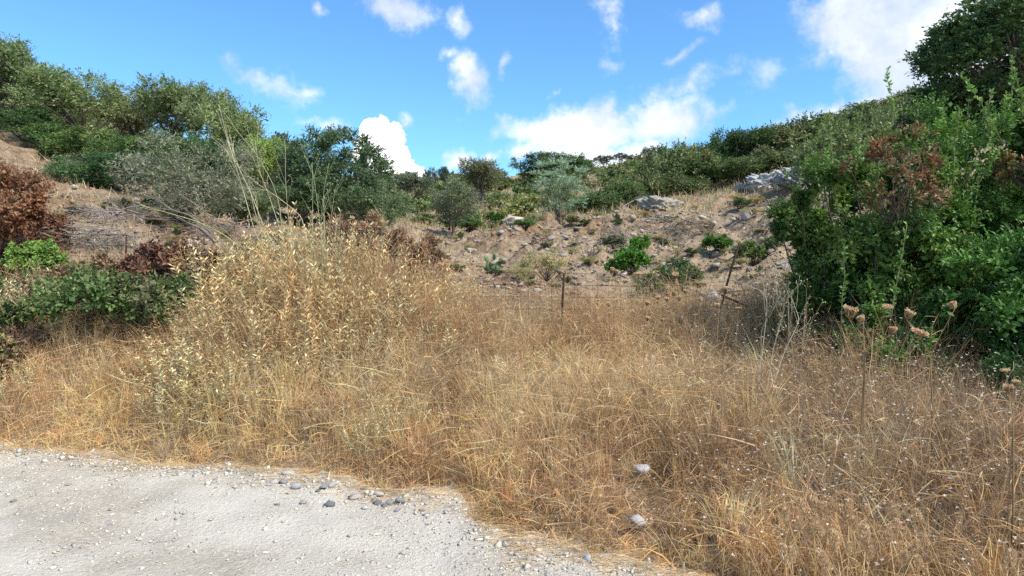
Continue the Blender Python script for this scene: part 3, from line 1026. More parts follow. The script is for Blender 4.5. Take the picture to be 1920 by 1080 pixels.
low_plant('fresh', 1186, 512, 78, 58, 'bright green leafy bush alone on the dug earth slope', 'green_bush')
low_plant('fresh', 1152, 514, 50, 34, 'darker green low part bush left of the bright bush', 'green_bush', tint=(.7, .75, .7))
low_plant('fresh', 1200, 478, 46, 42, 'small bright green bush on top of the bright bush', 'green_bush', tint=(.9, .95, .8))
low_plant('fresh', 1348, 474, 66, 38, 'green bush left of the leaning fence post', 'green_bush', tint=(.85, .8, .9))
low_plant('weed', 1412, 496, 80, 50, 'thin green shrub right of the leaning fence post', 'green_bush', tint=(.9, 1, .7))
low_plant('weed', 1450, 470, 40, 30, 'small weedy shrub against the near thicket', 'green_bush')
low_plant('fresh', 928, 424, 38, 30, 'dark green bush on the valley floor beside the boulder', 'green_bush', tint=(.5, .55, .5))
low_plant('weed', 885, 432, 60, 24, 'low green weeds at the foot of the ball crowned olive', 'weeds', 'weeds', tint=(.9, 1.1, .7))
low_plant('weed', 985, 428, 60, 20, 'low green weeds right of the boulder on the valley floor', 'weeds', 'weeds', tint=(1, 1.2, .7))
low_plant('weed', 1270, 548, 110, 70, 'dusty green weeds behind the wire fence', 'weeds', 'weeds', tint=(.85, .9, .8))
low_plant('weed', 1215, 555, 70, 50, 'grey green weeds behind the wire fence, left of the bigger clump', 'weeds', 'weeds', tint=(.9, .95, .9))
low_plant('weed', 1150, 466, 60, 26, 'grey green weeds in the shade of the brushwood heap', 'weeds', 'weeds', tint=(.8, .85, .85))
low_plant('straw', 1025, 525, 110, 62, 'straw coloured dry bush standing behind the fence', 'dry_bush', 'dry bush')
low_plant('straw', 975, 530, 60, 40, 'smaller straw coloured bush left of the dry bush', 'dry_bush', 'dry bush', tint=(.85, .9, .8))
low_plant('straw', 1380, 375, 30, 12, 'ochre cushion plant below the scrub belt, left one', 'cushion_plant', 'plant', tint=(1.1, .9, .5))
low_plant('straw', 1420, 382, 40, 14, 'ochre cushion plant below the limestone face', 'cushion_plant', 'plant', tint=(1.1, .95, .6))
low_plant('straw', 1208, 404, 34, 12, 'ochre cushion plant near the left rock outcrop', 'cushion_plant', 'plant', tint=(1.0, .85, .45))
low_plant('weed', 1390, 392, 50, 22, 'green weeds on the terrace below the limestone face', 'weeds', 'weeds')
low_plant('straw', 1410, 402, 50, 18, 'dry tussock on the terrace behind the pointed rock', 'tussock', 'plant')
low_plant('weed', 500, 470, 60, 34, 'green weeds below the forked olive trunk', 'weeds', 'weeds', tint=(.8, 1, .7))
low_plant('weed', 860, 505, 40, 12, 'yellow green cushion weed on the valley path', 'weeds', 'weeds', tint=(1.3, 1.3, .7))
low_plant('weed', 800, 480, 50, 18, 'grey green low weed where the valley path begins', 'weeds', 'weeds')
random.seed(77)
for i in range(110):
    px, py = random.uniform(760, 1480), random.uniform(395, 545)
    if px < 900 and py < 440:
        continue
    low_plant(random.choice(['straw', 'straw', 'weed']), px, py, random.uniform(12, 46), random.uniform(5, 17), 'small dry tuft on the stony earth slope', 'dry_tuft', 'plant', 'small tufts on the earth slope', tint=random.choice([(1, 1, 1), (.8, .75, .7), (.7, .8, .6)]))
random.seed(78)
for i in range(50):
    px, py = random.uniform(60, 720), random.uniform(385, 470)
    low_plant(random.choice(['straw', 'weed', 'straw']), px, py, random.uniform(20, 44), random.uniform(8, 20), 'small dry tuft on the reddish left bank', 'dry_tuft', 'plant', 'small tufts on the left bank', tint=random.choice([(1, 1, 1), (.7, .6, .55), (.7, .8, .6)]))

# ------------------------------------------------------------------ stones and outcrops on the slope
PALE = [(.40, .345, .28), (.47, .41, .34), (.33, .27, .215), (.36, .32, .28), (.40, .31, .235)]
random.seed(41)
for i in range(280):
    px, py = random.uniform(770, 1480), random.uniform(398, 548)
    if px < 900 and py < 450:
        continue
    stone(px, py, random.choice([5, 6, 7, 9, 12, 16, 20]) * random.uniform(.8, 1.2), random.choice(PALE), 'pale rubble stone on the cleared earth slope', 'rubble stones on the earth slope', name='rubble_stone', sink=.3)
for i in range(40):
    px, py = random.uniform(90, 720), random.uniform(385, 470)
    stone(px, py, random.uniform(6, 13), random.choice(PALE), 'pale rubble stone on the reddish left bank', 'rubble stones on the left bank', name='rubble_stone', sink=.3)
rg = np.random.default_rng(71)
N = 8000
px, Y = rg.uniform(740, 1500, N), rg.uniform(9.5, 30, N)
x = (px - CX) / FPX * Y
keep = fbm(x * .6, Y * .6, 33, 3) > .42
x, Y = x[keep], Y[keep]
px, Y2 = rg.uniform(60, 740, 3500), rg.uniform(11, 19, 3500)
x, Y = np.concatenate([x, (px - CX) / FPX * Y2]), np.concatenate([Y, Y2])
rb = Buf()
scatter_stones(rb, np.stack([x, Y, H(x, Y)], -1), rg.lognormal(math.log(.035), .45, len(x)).clip(.015, .12), pal(PALE + [(.30, .21, .15)] * 4, len(x), rg), rg)
tag(link('rubble', rb.mesh('rubble', M_rock)), 'crumbled stones and clods strewn over the earth', kind='stuff')

def boulder_mesh(seed, n=3, rough_=.5, flat=.8, ridged=False):
    bm = bmesh.new()
    bmesh.ops.create_icosphere(bm, subdivisions=n, radius=1)
    rng = np.random.default_rng(seed)
    V = np.array([v.co[:] for v in bm.verts])
    for _ in range(14):
        d = rdir(1, rng)[0]
        h_ = rng.uniform(.55, .85)
        t = V @ d
        V = V - np.outer(np.maximum(t - h_, 0), d)
    V *= (1 + (fbm(V[:, 0] * 3.5 + seed, V[:, 1] * 3.5 + V[:, 2] * 1.7, seed, 6) - .5) * rough_ * 2)[:, None]
    if ridged:
        for f_, a_ in ((3.0, .30), (7.0, .16), (15., .07)):
            V *= (1 + (np.abs(fbm(V[:, 0] * f_ + V[:, 2] * f_ * .5 + seed, V[:, 1] * f_ - V[:, 2] * f_ * .9, seed + 9, 2) - .5) * 2 - .25) * a_ * 2)[:, None]
    V[:, 2] *= flat
    F = np.array([[v.index for v in f.verts] for f in bm.faces])
    bm.free()
    b = Buf()
    b.add(V, (1, 1, 1), tri=F)
    return b.mesh('boulder', M_rock)


BO = [boulder_mesh(s, 3 if s < 3 else 5, ridged=s > 2, rough_=.5 if s < 3 else .3) for s in range(5)]


def boulder(px, py, wpx, hpx, col, label, name='boulder', cat='rock', k=0, rot=0., depth=.8):
    p = hit(px, py, 8.6)
    s = p[1] / FPX
    o = link(name, BO[k], loc=(p[0], p[1], p[2] + hpx * s * .12), rot=(0, 0, rot), scale=(wpx * s * .58, wpx * s * .5 * depth, hpx * s * .8))
    o.color = (*col, 1)
    return tag(o, label, cat)


boulder(963, 420, 44, 26, (.52, .44, .37), 'pinkish pale boulder on the valley floor beside the dark green bush', k=0)
boulder(1400, 408, 24, 22, (.50, .44, .37), 'pointed pale rock standing on the crest of the dug slope', k=1)
boulder(1240, 390, 62, 30, (.34, .31, .26), 'broken limestone outcrop at the foot of the scrub belt', 'rock_outcrop', k=3)
boulder(1212, 386, 50, 26, (.30, .29, .26), 'grey limestone outcrop touching the dark rounded bush', 'rock_outcrop', k=4, rot=.8)
boulder(1440, 348, 84, 40, (.42, .41, .38), 'bright grey limestone face under the crest bushes', 'rock_outcrop', k=4)
boulder(1495, 342, 80, 36, (.36, .36, .35), 'grey limestone face reaching into the near thicket', 'rock_outcrop', k=3, rot=.5)
boulder(1400, 356, 40, 18, (.38, .37, .35), 'small low limestone block left of the bright face', 'rock_outcrop', k=4, rot=2)
boulder(1338, 562, 30, 22, (.45, .45, .43), 'pale grey rock behind the fence near the leaning post', k=2)
boulder(1035, 366, 16, 10, (.5, .48, .45), 'small pale rock low on the central hill', k=1)
boulder(1000, 352, 16, 8, (.5, .48, .45), 'small flat pale rock higher on the central hill', k=0)
boulder(885, 472, 26, 10, (.48, .41, .33), 'flat tan rock at the left end of the dug bank', k=1)

# ------------------------------------------------------------------ brushwood heaps and dead branches
BW = (.30, .26, .22)
for i, (px, py, w, h_, n, c, l) in enumerate([
        (1150, 470, 74, 46, 130, (.20, .17, .14), 'dark heap of cut brushwood on the dug slope'),
        (1012, 458, 44, 26, 90, (.15, .12, .10), 'small dark pile of brushwood at the left of the dug bank'),
        (1290, 432, 110, 22, 120, (.24, .19, .15), 'low heap of roots and brushwood along the slope crest'),
        (1232, 418, 50, 18, 60, (.24, .21, .18), 'little brushwood pile left on the slope crest'),
        (1385, 424, 28, 18, 50, (.2, .17, .15), 'small ball of twigs beside the pointed rock'),
        (170, 462, 190, 46, 230, (.23, .20, .17), 'wide grey heap of dead twigs on the left bank'),
        (190, 415, 150, 34, 130, (.30, .25, .22), 'grey brushwood strewn under the left bushes'),
        (420, 455, 160, 50, 140, (.28, .22, .18), 'brown twiggy brush below the grey shrub'),
        (840, 420, 60, 24, 50, (.22, .14, .11), 'reddish brush litter under the ball crowned olive')]):
    rg = np.random.default_rng(500 + i)
    p = hit(px, py, 8.6)
    s = p[1] / FPX
    he = bpy.data.objects.new('brushwood_heap', None)
    COL.objects.link(he)
    he.location = tuple(p)
    tag(he, l, 'brushwood')
    tw = Buf()
    for j in range(n):
        q0 = np.array([rg.normal() * w * .26 * s, rg.normal() * w * .2 * s, 0])
        q0[2] = max(0, h_ * s * (1 - (q0[0] / (w * .5 * s)) ** 2) * rg.uniform(0, .8))
        L_ = w * s * rg.uniform(.15, .42)
        d = rdir(1, rg)[0] * np.array([1, 1, .45])
        q1 = q0 + d * L_
        zz = H(p[0] + q1[0], p[1] + q1[1]) - p[2]
        q1[2] = max(q1[2], float(zz) + .01)
        q0[2] = max(q0[2], float(H(p[0] + q0[0], p[1] + q0[1])) - p[2] + .01)
        bb = Buf() if j < 10 else tw
        r_ = rg.uniform(.004, .012) * (p[1] / 14) * (1.8 if j < 10 else 1)
        tube(bb, wiggle(q0, q1, 5, L_ * .07, rg), np.linspace(r_, r_ * .35, 5), np.array(c) * rg.uniform(.6, 1.5), 4)
        if j < 10:
            link('stick', bb.mesh('stick', M_bark), he)
    link('twigs', tw.mesh('twigs', M_bark), he)['kind'] = 'stuff'


def branch(pix, Y, r0, r1, col, label, name='dead_branch', cat='branch', mat=None, twigs=6, seed=0, ylist=None):
    rg = np.random.default_rng(seed)
    pts = np.array([P(a_, b_, (ylist[i] if ylist else Y)) for i, (a_, b_) in enumerate(pix)])
    t = np.linspace(0, len(pts) - 1, len(pts) * 4)
    pp = np.stack([np.interp(t, np.arange(len(pts)), pts[:, j]) for j in range(3)], 1)
    pp[1:-1] = (pp[:-2] + pp[1:-1] * 2 + pp[2:]) / 4
    o0 = pp[0].copy()
    bb = Buf()
    tube(bb, pp - o0, np.linspace(r0, r1, len(pp)), col, 6)
    L_ = np.linalg.norm(pp[-1] - pp[0])
    for j in range(twigs):
        k = rg.integers(len(pp) // 3, len(pp))
        d = unit(pp[k] - pp[max(k - 3, 0)] + rdir(1, rg)[0] * .6 * np.linalg.norm(pp[k] - pp[max(k - 3, 0)]) + 1e-6)
        e = pp[k] + d * L_ * rg.uniform(.08, .22)
        tube(bb, wiggle(pp[k], e, 4, L_ * .008, rg) - o0, np.linspace(r1 * 1.0, r1 * .4, 4), col, 4)
    o = link(name, bb.mesh(name, mat or M_bark, True), loc=tuple(o0))
    return tag(o, label, cat)


BR = (.20, .165, .125)
branch([(455, 505), (430, 480), (400, 440), (360, 405), (323, 394), (290, 372), (240, 358)], 13, .026, .008, BR, 'long curved dead branch arching from the left bank', twigs=10, seed=1, ylist=[11.5, 11.8, 12.4, 12.8, 13, 13.2, 13.4])
branch([(440, 500), (405, 455), (380, 430), (345, 415)], 11.8, .04, .016, (.17, .14, .11), 'thick pale dead limb lying on the left bank', twigs=5, seed=2)
branch([(520, 520), (470, 478), (420, 440), (370, 415), (300, 395), (262, 385)], 10, .012, .004, (.38, .34, .15), 'yellowish thin branch sweeping left above the bank', twigs=9, seed=3)
branch([(1258, 462), (1272, 466), (1280, 478), (1268, 488)], 14.6, .022, .012, (.34, .33, .33), 'hooked grey branch lying beside the bright bush', twigs=2, seed=4)
branch([(1322, 470), (1312, 478), (1318, 490)], 14.6, .018, .01, (.34, .33, .33), 'short curved grey branch below the green bush', twigs=1, seed=5)
branch([(1160, 398), (1172, 385), (1188, 376)], 25, .03, .015, (.34, .28, .22), 'bare stick leaning out of the dark rounded bush', twigs=0, seed=6)
for j in range(5):
    branch([(1462 + 2 * j, 496 + 3 * j), (1478, 486 + 3 * j), (1498, 478 + 4 * j)], 11.2, .012, .006, (.46, .44, .42), 'bleached stick leaning on the thicket behind the fence', twigs=0, seed=7 + j)['group'] = 'bleached sticks behind the fence'
for j, (a_, b_) in enumerate([(1385, 470), (700, 0)][:1]):
    pass

# ------------------------------------------------------------------ prickly pear
pb_ = hit(925, 512, 8.6)
e = bpy.data.objects.new('prickly_pear', None)
COL.objects.link(e)
e.location = tuple(pb_)
tag(e, 'small prickly pear cactus on the dug earth left of the dry bush', 'cactus')
bm = bmesh.new()
bmesh.ops.create_icosphere(bm, subdivisions=2, radius=1)
V = np.array([v.co[:] for v in bm.verts])
F = np.array([[v.index for v in f.verts] for f in bm.faces])
bm.free()
V = V * np.array([.5, .13, .7]) * (1 + .18 * V[:, 2:3])
cb = Buf()
cb.add(V, (.17, .26, .11), tri=F)
pad = cb.mesh('pad', M_leaf, True)
for (x_, z_, s_, r_) in [(-.09, .10, .13, -.35), (.0, .12, .15, 0), (.10, .10, .13, .4), (-.13, .25, .10, -.6), (.02, .29, .10, .15), (.15, .24, .09, .6)]:
    link('pad', pad, e, (x_, random.uniform(-.04, .04), z_), (0, r_, random.uniform(-.7, .7)), (s_, s_, s_))


# ------------------------------------------------------------------ wire fence behind the verge
fence = bpy.data.objects.new('wire_fence', None)
COL.objects.link(fence)
fence.location = (0, 8.5, 0)
tag(fence, 'rusty wire mesh fence sagging between thin iron posts', 'fence')
fx0, fy0 = 0.0, 8.5


def part_tube(name, pts, r, mat, col, parent, sides=5, label=None):
    o0 = np.array(pts[0], float)
    bb = Buf()
    tube(bb, np.array(pts) - o0, r, col, sides)
    o = link(name, bb.mesh(name, mat, True), parent, tuple(o0 - np.array(parent.location)))
    if label:
        o['label'] = label
    return o


RUST = (.05, .030, .020)
for (pts, r, lab) in [([P(1053, 640, 8.3), P(1055, 560, 8.3), P(1058, 512, 8.3)], .014, None),
                      ([P(1340, 640, 8.4), P(1352, 575, 8.4), P(1368, 515, 8.45), P(1386, 457, 8.5)], .014, 'iron post leaning to the right'),
                      ([P(1352, 553, 8.4), P(1420, 583, 8.35), P(1490, 612, 8.3)], .013, 'fallen thin rail sloping down to the right'),
                      ([P(236, 500, 10.4), P(237, 440, 10.4)], .014, 'short iron post on the left bank')]:
    part_tube('post' if lab is None or 'post' in lab else 'rail', pts, r, M_rust, RUST, fence, 6, lab)


def meshpos(px, v):
    """a point of the wire net: v = 0 at the ground, 1 on its top wire"""
    top = np.interp(px, [880, 1055, 1200, 1300, 1400, 1470, 1520], [510, 512, 515, 512, 500, 470, 462])
    low = np.interp(px, [880, 1055, 1300, 1400, 1520], [640, 640, 640, 625, 610])
    Y = 8.35 + .25 * math.sin(px * .012) * (px > 1250)
    return P(px + (1 - v) * np.interp(px, [1250, 1300, 1500], [0, 8, 40]) * -1 + 6 * math.sin(v * 5 + px * .03) * (px > 1280), low + (top - low) * v, Y)


for i, v in enumerate(np.linspace(.12, 1, 6)):
    part_tube('wire', [meshpos(px, v) for px in np.linspace(900, 1515, 30)], .0023, M_rust, RUST, fence, 4)
for px in np.arange(905, 1516, 21.5):
    part_tube('wire', [meshpos(px, v) for v in np.linspace(.05, 1, 6)], .0020, M_rust, RUST, fence, 4)
for px in np.arange(70, 470, 26):
    part_tube('wire', [P(px, 500, 10.3), P(px + 2, 460, 10.3), P(px, 425 + .05 * px, 10.3)], .0026, M_rust, RUST, fence, 4)
for v in (0, 1, 2):
    part_tube('wire', [P(px, 432 + 20 * v + px * .045 + 2 * math.sin(px * .05), 10.3) for px in np.linspace(60, 470, 16)], .0028, M_rust, RUST, fence, 4)

# ------------------------------------------------------------------ near thicket on the right
LENT = [(.095, .185, .036), (.13, .235, .042), (.065, .13, .03), (.17, .28, .055), (.105, .195, .05)]


def thicket(x, y, w, h, n, cols, label, seed, name='leafy_shrub', cat='shrub', L_=.044, W_=.020, sprays=34, per=10, tint=(1, 1, 1), rf=.11, group=None, mat=None, up=.45, shoots=8, inner=3.0, low=-.95, depth=1.0, fold=.25, stem_r=.020):
    rg = np.random.default_rng(seed)
    z0 = float(H(x, y))
    cen = clump_points(n, w * .45, w * .45 * depth, h * .46, rg, low, .62)
    lowz = np.clip(-cen[:, 2] / (h * .46), 0, .93)
    cen[:, :2] *= (np.sqrt(1 - .55 * lowz ** 2) / np.sqrt(1 - lowz ** 2).clip(.35, 1))[:, None]
    cen[:, 2] += h * .5
    rad = w * rf * rg.uniform(.65, 1.35, n)
    fb_ = Buf()
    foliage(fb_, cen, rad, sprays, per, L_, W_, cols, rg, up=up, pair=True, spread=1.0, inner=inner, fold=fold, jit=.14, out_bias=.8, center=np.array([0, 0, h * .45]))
    sb = Buf()
    for i in rg.choice(n, min(26, n), replace=False):
        b0 = np.array([rg.normal() * w * .06, rg.normal() * w * .06, -.1])
        m = b0 * .4 + cen[i] * .6 + rg.normal(size=3) * .1
        pts = np.array([(1 - t) ** 2 * b0 + 2 * t * (1 - t) * m + t * t * cen[i] for t in np.linspace(0, 1, 7)])
        tube(sb, pts, np.linspace(stem_r, stem_r * .25, 7), (.10, .08, .06), 5)
    # long young shoots standing out of the crown
    for i in range(shoots):
        a_ = rg.uniform(0, 6.28)
        c = np.array([math.cos(a_) * w * .36, math.sin(a_) * w * .36 * depth, h * rg.uniform(.55, .9)])
        tip = c + np.array([rg.normal() * .16, rg.normal() * .16, rg.uniform(.4, .9)])
        pts = wiggle(c, tip, 6, .02, rg)
        tube(sb, pts, np.linspace(.007, .0025, 6), (.22, .17, .10), 4)
        k = 64
        t = rg.uniform(.1, 1, k)
        p = np.stack([np.interp(t, np.linspace(0, 1, 6), pts[:, j]) for j in range(3)], 1)
        d = rdir(k, rg) + np.array([0, 0, .8])
        leaves(fb_, p, d, rdir(k, rg), L_ * 1.15, W_ * 1.2, np.array([.17, .27, .07]) * rg.uniform(.8, 1.2, (k, 1)), fold=fold)
    e = bpy.data.objects.new(name, None)
    COL.objects.link(e)
    e.location = (x, y, z0)
    tag(e, label, cat, group)
    link('stems', sb.mesh('stems', M_bark, True), e)
    f = link('foliage', fb_.mesh('foliage', mat or M_leaf), e)
    f.color = (*tint, 1)
    return e


thicket(3.78, 6.8, 1.9, 2.6, 84, LENT, 'left shrub of the dark green thicket beside the cleared slope', 1, shoots=9)
thicket(4.85, 7.0, 2.2, 2.85, 92, LENT, 'tallest shrub of the dark green thicket on the right', 2, shoots=16, tint=(1.15, 1.2, .95))
thicket(5.9, 6.7, 2.3, 2.9, 80, LENT, 'bright topped thicket shrub touching the right picture edge', 3, shoots=10, tint=(1.3, 1.25, .9))
thicket(4.25, 5.6, 1.9, 1.55, 74, LENT, 'low dark shrub in front of the thicket behind the seed heads', 4, shoots=2, tint=(.8, .95, .95))  # darker tint: shade low in the thicket put into the leaf colour
thicket(5.1, 5.4, 2.0, 2.1, 74, LENT, 'front shrub of the thicket with layered boughs at the right', 5, shoots=4, tint=(.95, 1.1, .9))
thicket(3.3, 5.9, 1.0, .95, 34, LENT, 'small low shrub at the left foot of the thicket', 6, shoots=2, tint=(.85, 1, .9), rf=.14)
thicket(3.55, 7.6, 1.0, 2.2, 34, LENT, 'narrow shrub behind the left edge of the thicket', 7, shoots=8, tint=(1.0, 1.05, .9), rf=.14)
BROWN = [(.26, .13, .06), (.34, .18, .09), (.18, .09, .05), (.22, .15, .07)]
thicket(3.42, 6.0, .85, .8, 30, BROWN + [LENT[0], (.30, .22, .12)], 'patch of withered brown leaves caught in the green thicket', 8, 'withered_bush', sprays=11, shoots=0, rf=.13, inner=.1, stem_r=.007, cat='dry bush').location.z += 1.75
thicket(4.75, 6.1, .6, .3, 12, BROWN + LENT[:2], 'small withered brown bough high in the right of the thicket', 9, 'withered_bush', sprays=18, shoots=0, rf=.16, inner=.2, cat='dry bush').location.z += 2.0
thicket(3.45, 7.3, 1.3, 2.2, 46, LENT, 'tall narrow shrub at the back left corner of the thicket', 47, shoots=8)
# left: rusty bush, bramble bank
RUSTY = [(.26, .115, .055), (.32, .15, .075), (.18, .08, .045), (.36, .20, .11)]
thicket(-7.9, 10.3, 1.95, 1.6, 80, RUSTY, 'rust brown dead leaved bush at the left picture edge', 10, 'rusty_bush', sprays=26, per=9, L_=.04, W_=.026, shoots=0, mat=M_dull)
BRAM = [(.14, .19, .06), (.10, .15, .05), (.19, .23, .09), (.24, .20, .11)]
BRN = [(.26, .17, .12), (.32, .22, .15), (.18, .12, .09), (.24, .20, .12)]
for j, (x, y, w, h_, cols, tn, l) in enumerate([
        (-7.0, 8.3, 1.2, .95, BRAM, (1.1, 1.3, 1), 'bright green bramble mound at the left edge under the rusty bush'),
        (-6.0, 8.3, 1.7, .55, BRAM + BRN[:2], (1, 1, 1), 'mixed green and brown bramble mound left on the bank'),
        (-5.0, 8.1, 1.7, .85, BRAM, (.95, 1.05, 1), 'dark green bramble mound in the middle of the left bank'),
        (-4.1, 8.2, 1.3, .75, BRAM, (.8, .9, .9), 'shaded bramble mound beside the pale leaved shrubs'),
        (-4.6, 8.9, 1.2, .8, BRN, (1.0, .78, .72), 'reddish brown dead bramble mound above the green one'),
        (-3.9, 8.8, 1.0, .85, BRN, (.9, .85, .8), 'greyish brown dead bramble at the right end of the bank'),
        (-6.0, 7.6, 1.4, .45, BRN + BRAM[:1], (1.1, 1, .9), 'brown withered creeper low on the left bank'),
        (-5.6, 8.9, 1.1, .6, BRN + BRAM[3:], (1.1, 1, .85), 'tan withered bramble mound between the green ones on the left bank'),
        (-6.6, 9.2, .8, .75, BRAM, (1.3, 1.6, 1), 'small fresh green shrub beside the rusty bush')]):
    thicket(x, y, w, h_, 52, cols, l, 30 + j, 'bramble_mound', 'bramble', L_=.052, W_=.032, sprays=15, per=8, tint=tn, shoots=0, rf=.13, low=-.2, up=.3, mat=M_dull)
thicket(-3.1, 8.8, 1.3, .95, 34, [(.13, .24, .06), (.10, .19, .05)], 'green bush behind the pale shrubs below the dead limb', 44, 'green_bush', 'bush', L_=.05, W_=.025, sprays=15, per=8, shoots=0, rf=.13)
thicket(-2.05, 8.9, 1.3, 1.25, 40, [(.34, .20, .12), (.42, .27, .16), (.24, .14, .09)], 'reddish brown dry bush on top of the grassy mound, left part', 45, 'dry_bush', 'dry bush', L_=.05, W_=.014, sprays=22, per=8, shoots=0, rf=.13, mat=M_dull, up=.8).location.z += .1
thicket(-1.35, 9.0, 1.2, 1.15, 36, [(.34, .20, .12), (.42, .27, .16), (.24, .14, .09)], 'reddish brown dry bush on top of the grassy mound, right part', 46, 'dry_bush', 'dry bush', L_=.05, W_=.014, sprays=22, per=8, shoots=0, rf=.13, mat=M_dull, up=.8)

# ------------------------------------------------------------------ pale leaved shrubs
SAGE = [(.70, .60, .34), (.80, .62, .36), (.66, .58, .35), (.78, .55, .28), (.56, .36, .18)]
STEMC = (.36, .26, .14)
SG = []
for v in range(6):
    rg = np.random.default_rng(600 + v)
    fb_, sb = Buf(), Buf()
    ns = 26
    for i in range(ns):
        a_ = rg.uniform(0, 6.28)
        r_ = rg.uniform(.1, 1) ** .7
        tip = np.array([math.cos(a_) * r_ * .55, math.sin(a_) * r_ * .55, rg.uniform(.35, 1.0)])
        b0 = np.array([tip[0] * .25, tip[1] * .25, 0])
        m = np.array([tip[0] * .7, tip[1] * .7, tip[2] * .4])
        T_ = np.linspace(0, 1, 7)[:, None]
        pts = (1 - T_) ** 2 * b0 + 2 * T_ * (1 - T_) * m + T_ ** 2 * tip
        tube(sb, pts, np.linspace(.0045, .002, 7), np.array(STEMC) * rg.uniform(.7, 1.3), 3)
        k = 24
        t = np.repeat(np.linspace(rg.uniform(.3, .6), 1, k // 2), 2)
        p = np.stack([np.interp(t, T_[:, 0], pts[:, j]) for j in range(3)], 1)
        ax = unit(tip - m)
        sd = unit(np.cross(np.repeat(ax[None], k, 0), rg.normal(size=(k // 2, 3)).repeat(2, 0)))
        d = ax * rg.uniform(.5, 1.1, (k, 1)) + sd * np.where(np.arange(k) % 2, 1, -1)[:, None]
        d[:, 2] -= rg.uniform(0, .5, k) * (1 - t)
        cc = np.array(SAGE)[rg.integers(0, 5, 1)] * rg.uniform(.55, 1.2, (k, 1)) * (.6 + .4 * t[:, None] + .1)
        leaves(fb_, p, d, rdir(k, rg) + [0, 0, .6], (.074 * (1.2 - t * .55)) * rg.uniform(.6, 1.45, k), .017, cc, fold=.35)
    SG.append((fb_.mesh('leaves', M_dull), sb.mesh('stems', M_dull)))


def sage(x, y, w, h_, tint, label, group):
    v = random.randrange(6)
    e = bpy.data.objects.new('pale_shrub', None)
    COL.objects.link(e)
    e.location = (x, y, float(H(x, y)) - .02)
    e.rotation_euler = (random.uniform(-.08, .08), random.uniform(-.08, .08), random.uniform(0, 6.28))
    e.scale = (w, w, h_)
    tag(e, label, 'shrub', group)
    a_ = link('stems', SG[v][1], e)
    b_ = link('leaves', SG[v][0], e)
    b_.color = (*tint, 1)


random.seed(91)
cnt = 0
while cnt < 84:
    # the mound of shrubs left of the middle: higher towards the back
    px = random.uniform(300, 860)
    Y = random.uniform(6.0, 8.7)
    x = (px - CX) / FPX * Y
    if Y < np.interp(px, [300, 450, 650, 860], [6.5, 6.3, 6.6, 7.3]):
        continue
    hh = np.interp(Y, [6.0, 7.0, 8.5], [.65, .95, 1.25]) * np.interp(px, [300, 420, 600, 760, 860], [.6, .9, 1.12, .92, .66]) * random.uniform(.85, 1.2)
    tn = random.choice([(1, 1, 1), (1.05, .98, .85), (.92, .98, .95), (.95, .8, .62), (.85, .95, .9), (1.0, .85, .65)])
    tone = {1: 'cream leaved', 1.05: 'golden cream', .92: 'silvery cream', .95: 'browned', .85: 'grey green', 1.0: 'orange tinged'}[tn[0]]
    part = ['left flank', 'left shoulder', 'crest', 'right shoulder', 'right flank'][min(4, int((px - 300) / 112))]
    row = 'front' if Y < 7.1 else ('middle' if Y < 7.9 else 'back')
    sage(x, Y, random.uniform(.75, 1.15), hh, tn, '%s shrub in the %s row on the %s of the big dry mound' % (tone, row, part), 'pale shrubs of the mound')
    cnt += 1
for (px, Y, w, h_, l) in [(305, 6.25, .55, .62, 'pale green leaved shrub at the left foot of the mound'), (350, 6.1, .5, .5, 'small pale leaved shrub right of the mound\'s left foot'),
                          (690, 5.35, .42, .52, 'grey green leaved shoot low in the golden grass near the track'), (738, 5.45, .38, .48, 'silvery shoot right beside the grey green one near the track'),
                          (495, 6.0, .4, .5, 'silvery leaved shoot at the front of the mound'), (60, 7.9, .7, 1.0, 'pale leaved shrub between the rusty bush and green brambles'),
                          (20, 7.8, .6, .95, 'pale leaved shrub at the very left under the rusty bush'), (110, 8.1, .5, .8, 'small pale shrub beside the fresh green shrub'),
                          (445, 8.4, .9, .95, 'whitish leaved shrub behind the left part of the mound'), (10, 6.9, .5, .55, 'low pale shrub at the left edge of the grass'),
                          (980, 6.4, .5, .62, 'pale shoot in the dry grass below the left fence post'), (1010, 7.2, .5, .62, 'pale shoot behind the one below the fence post')]:
    sage((px - CX) / FPX * Y, Y, w, h_, (.95, 1.08, 1.05), l, None)

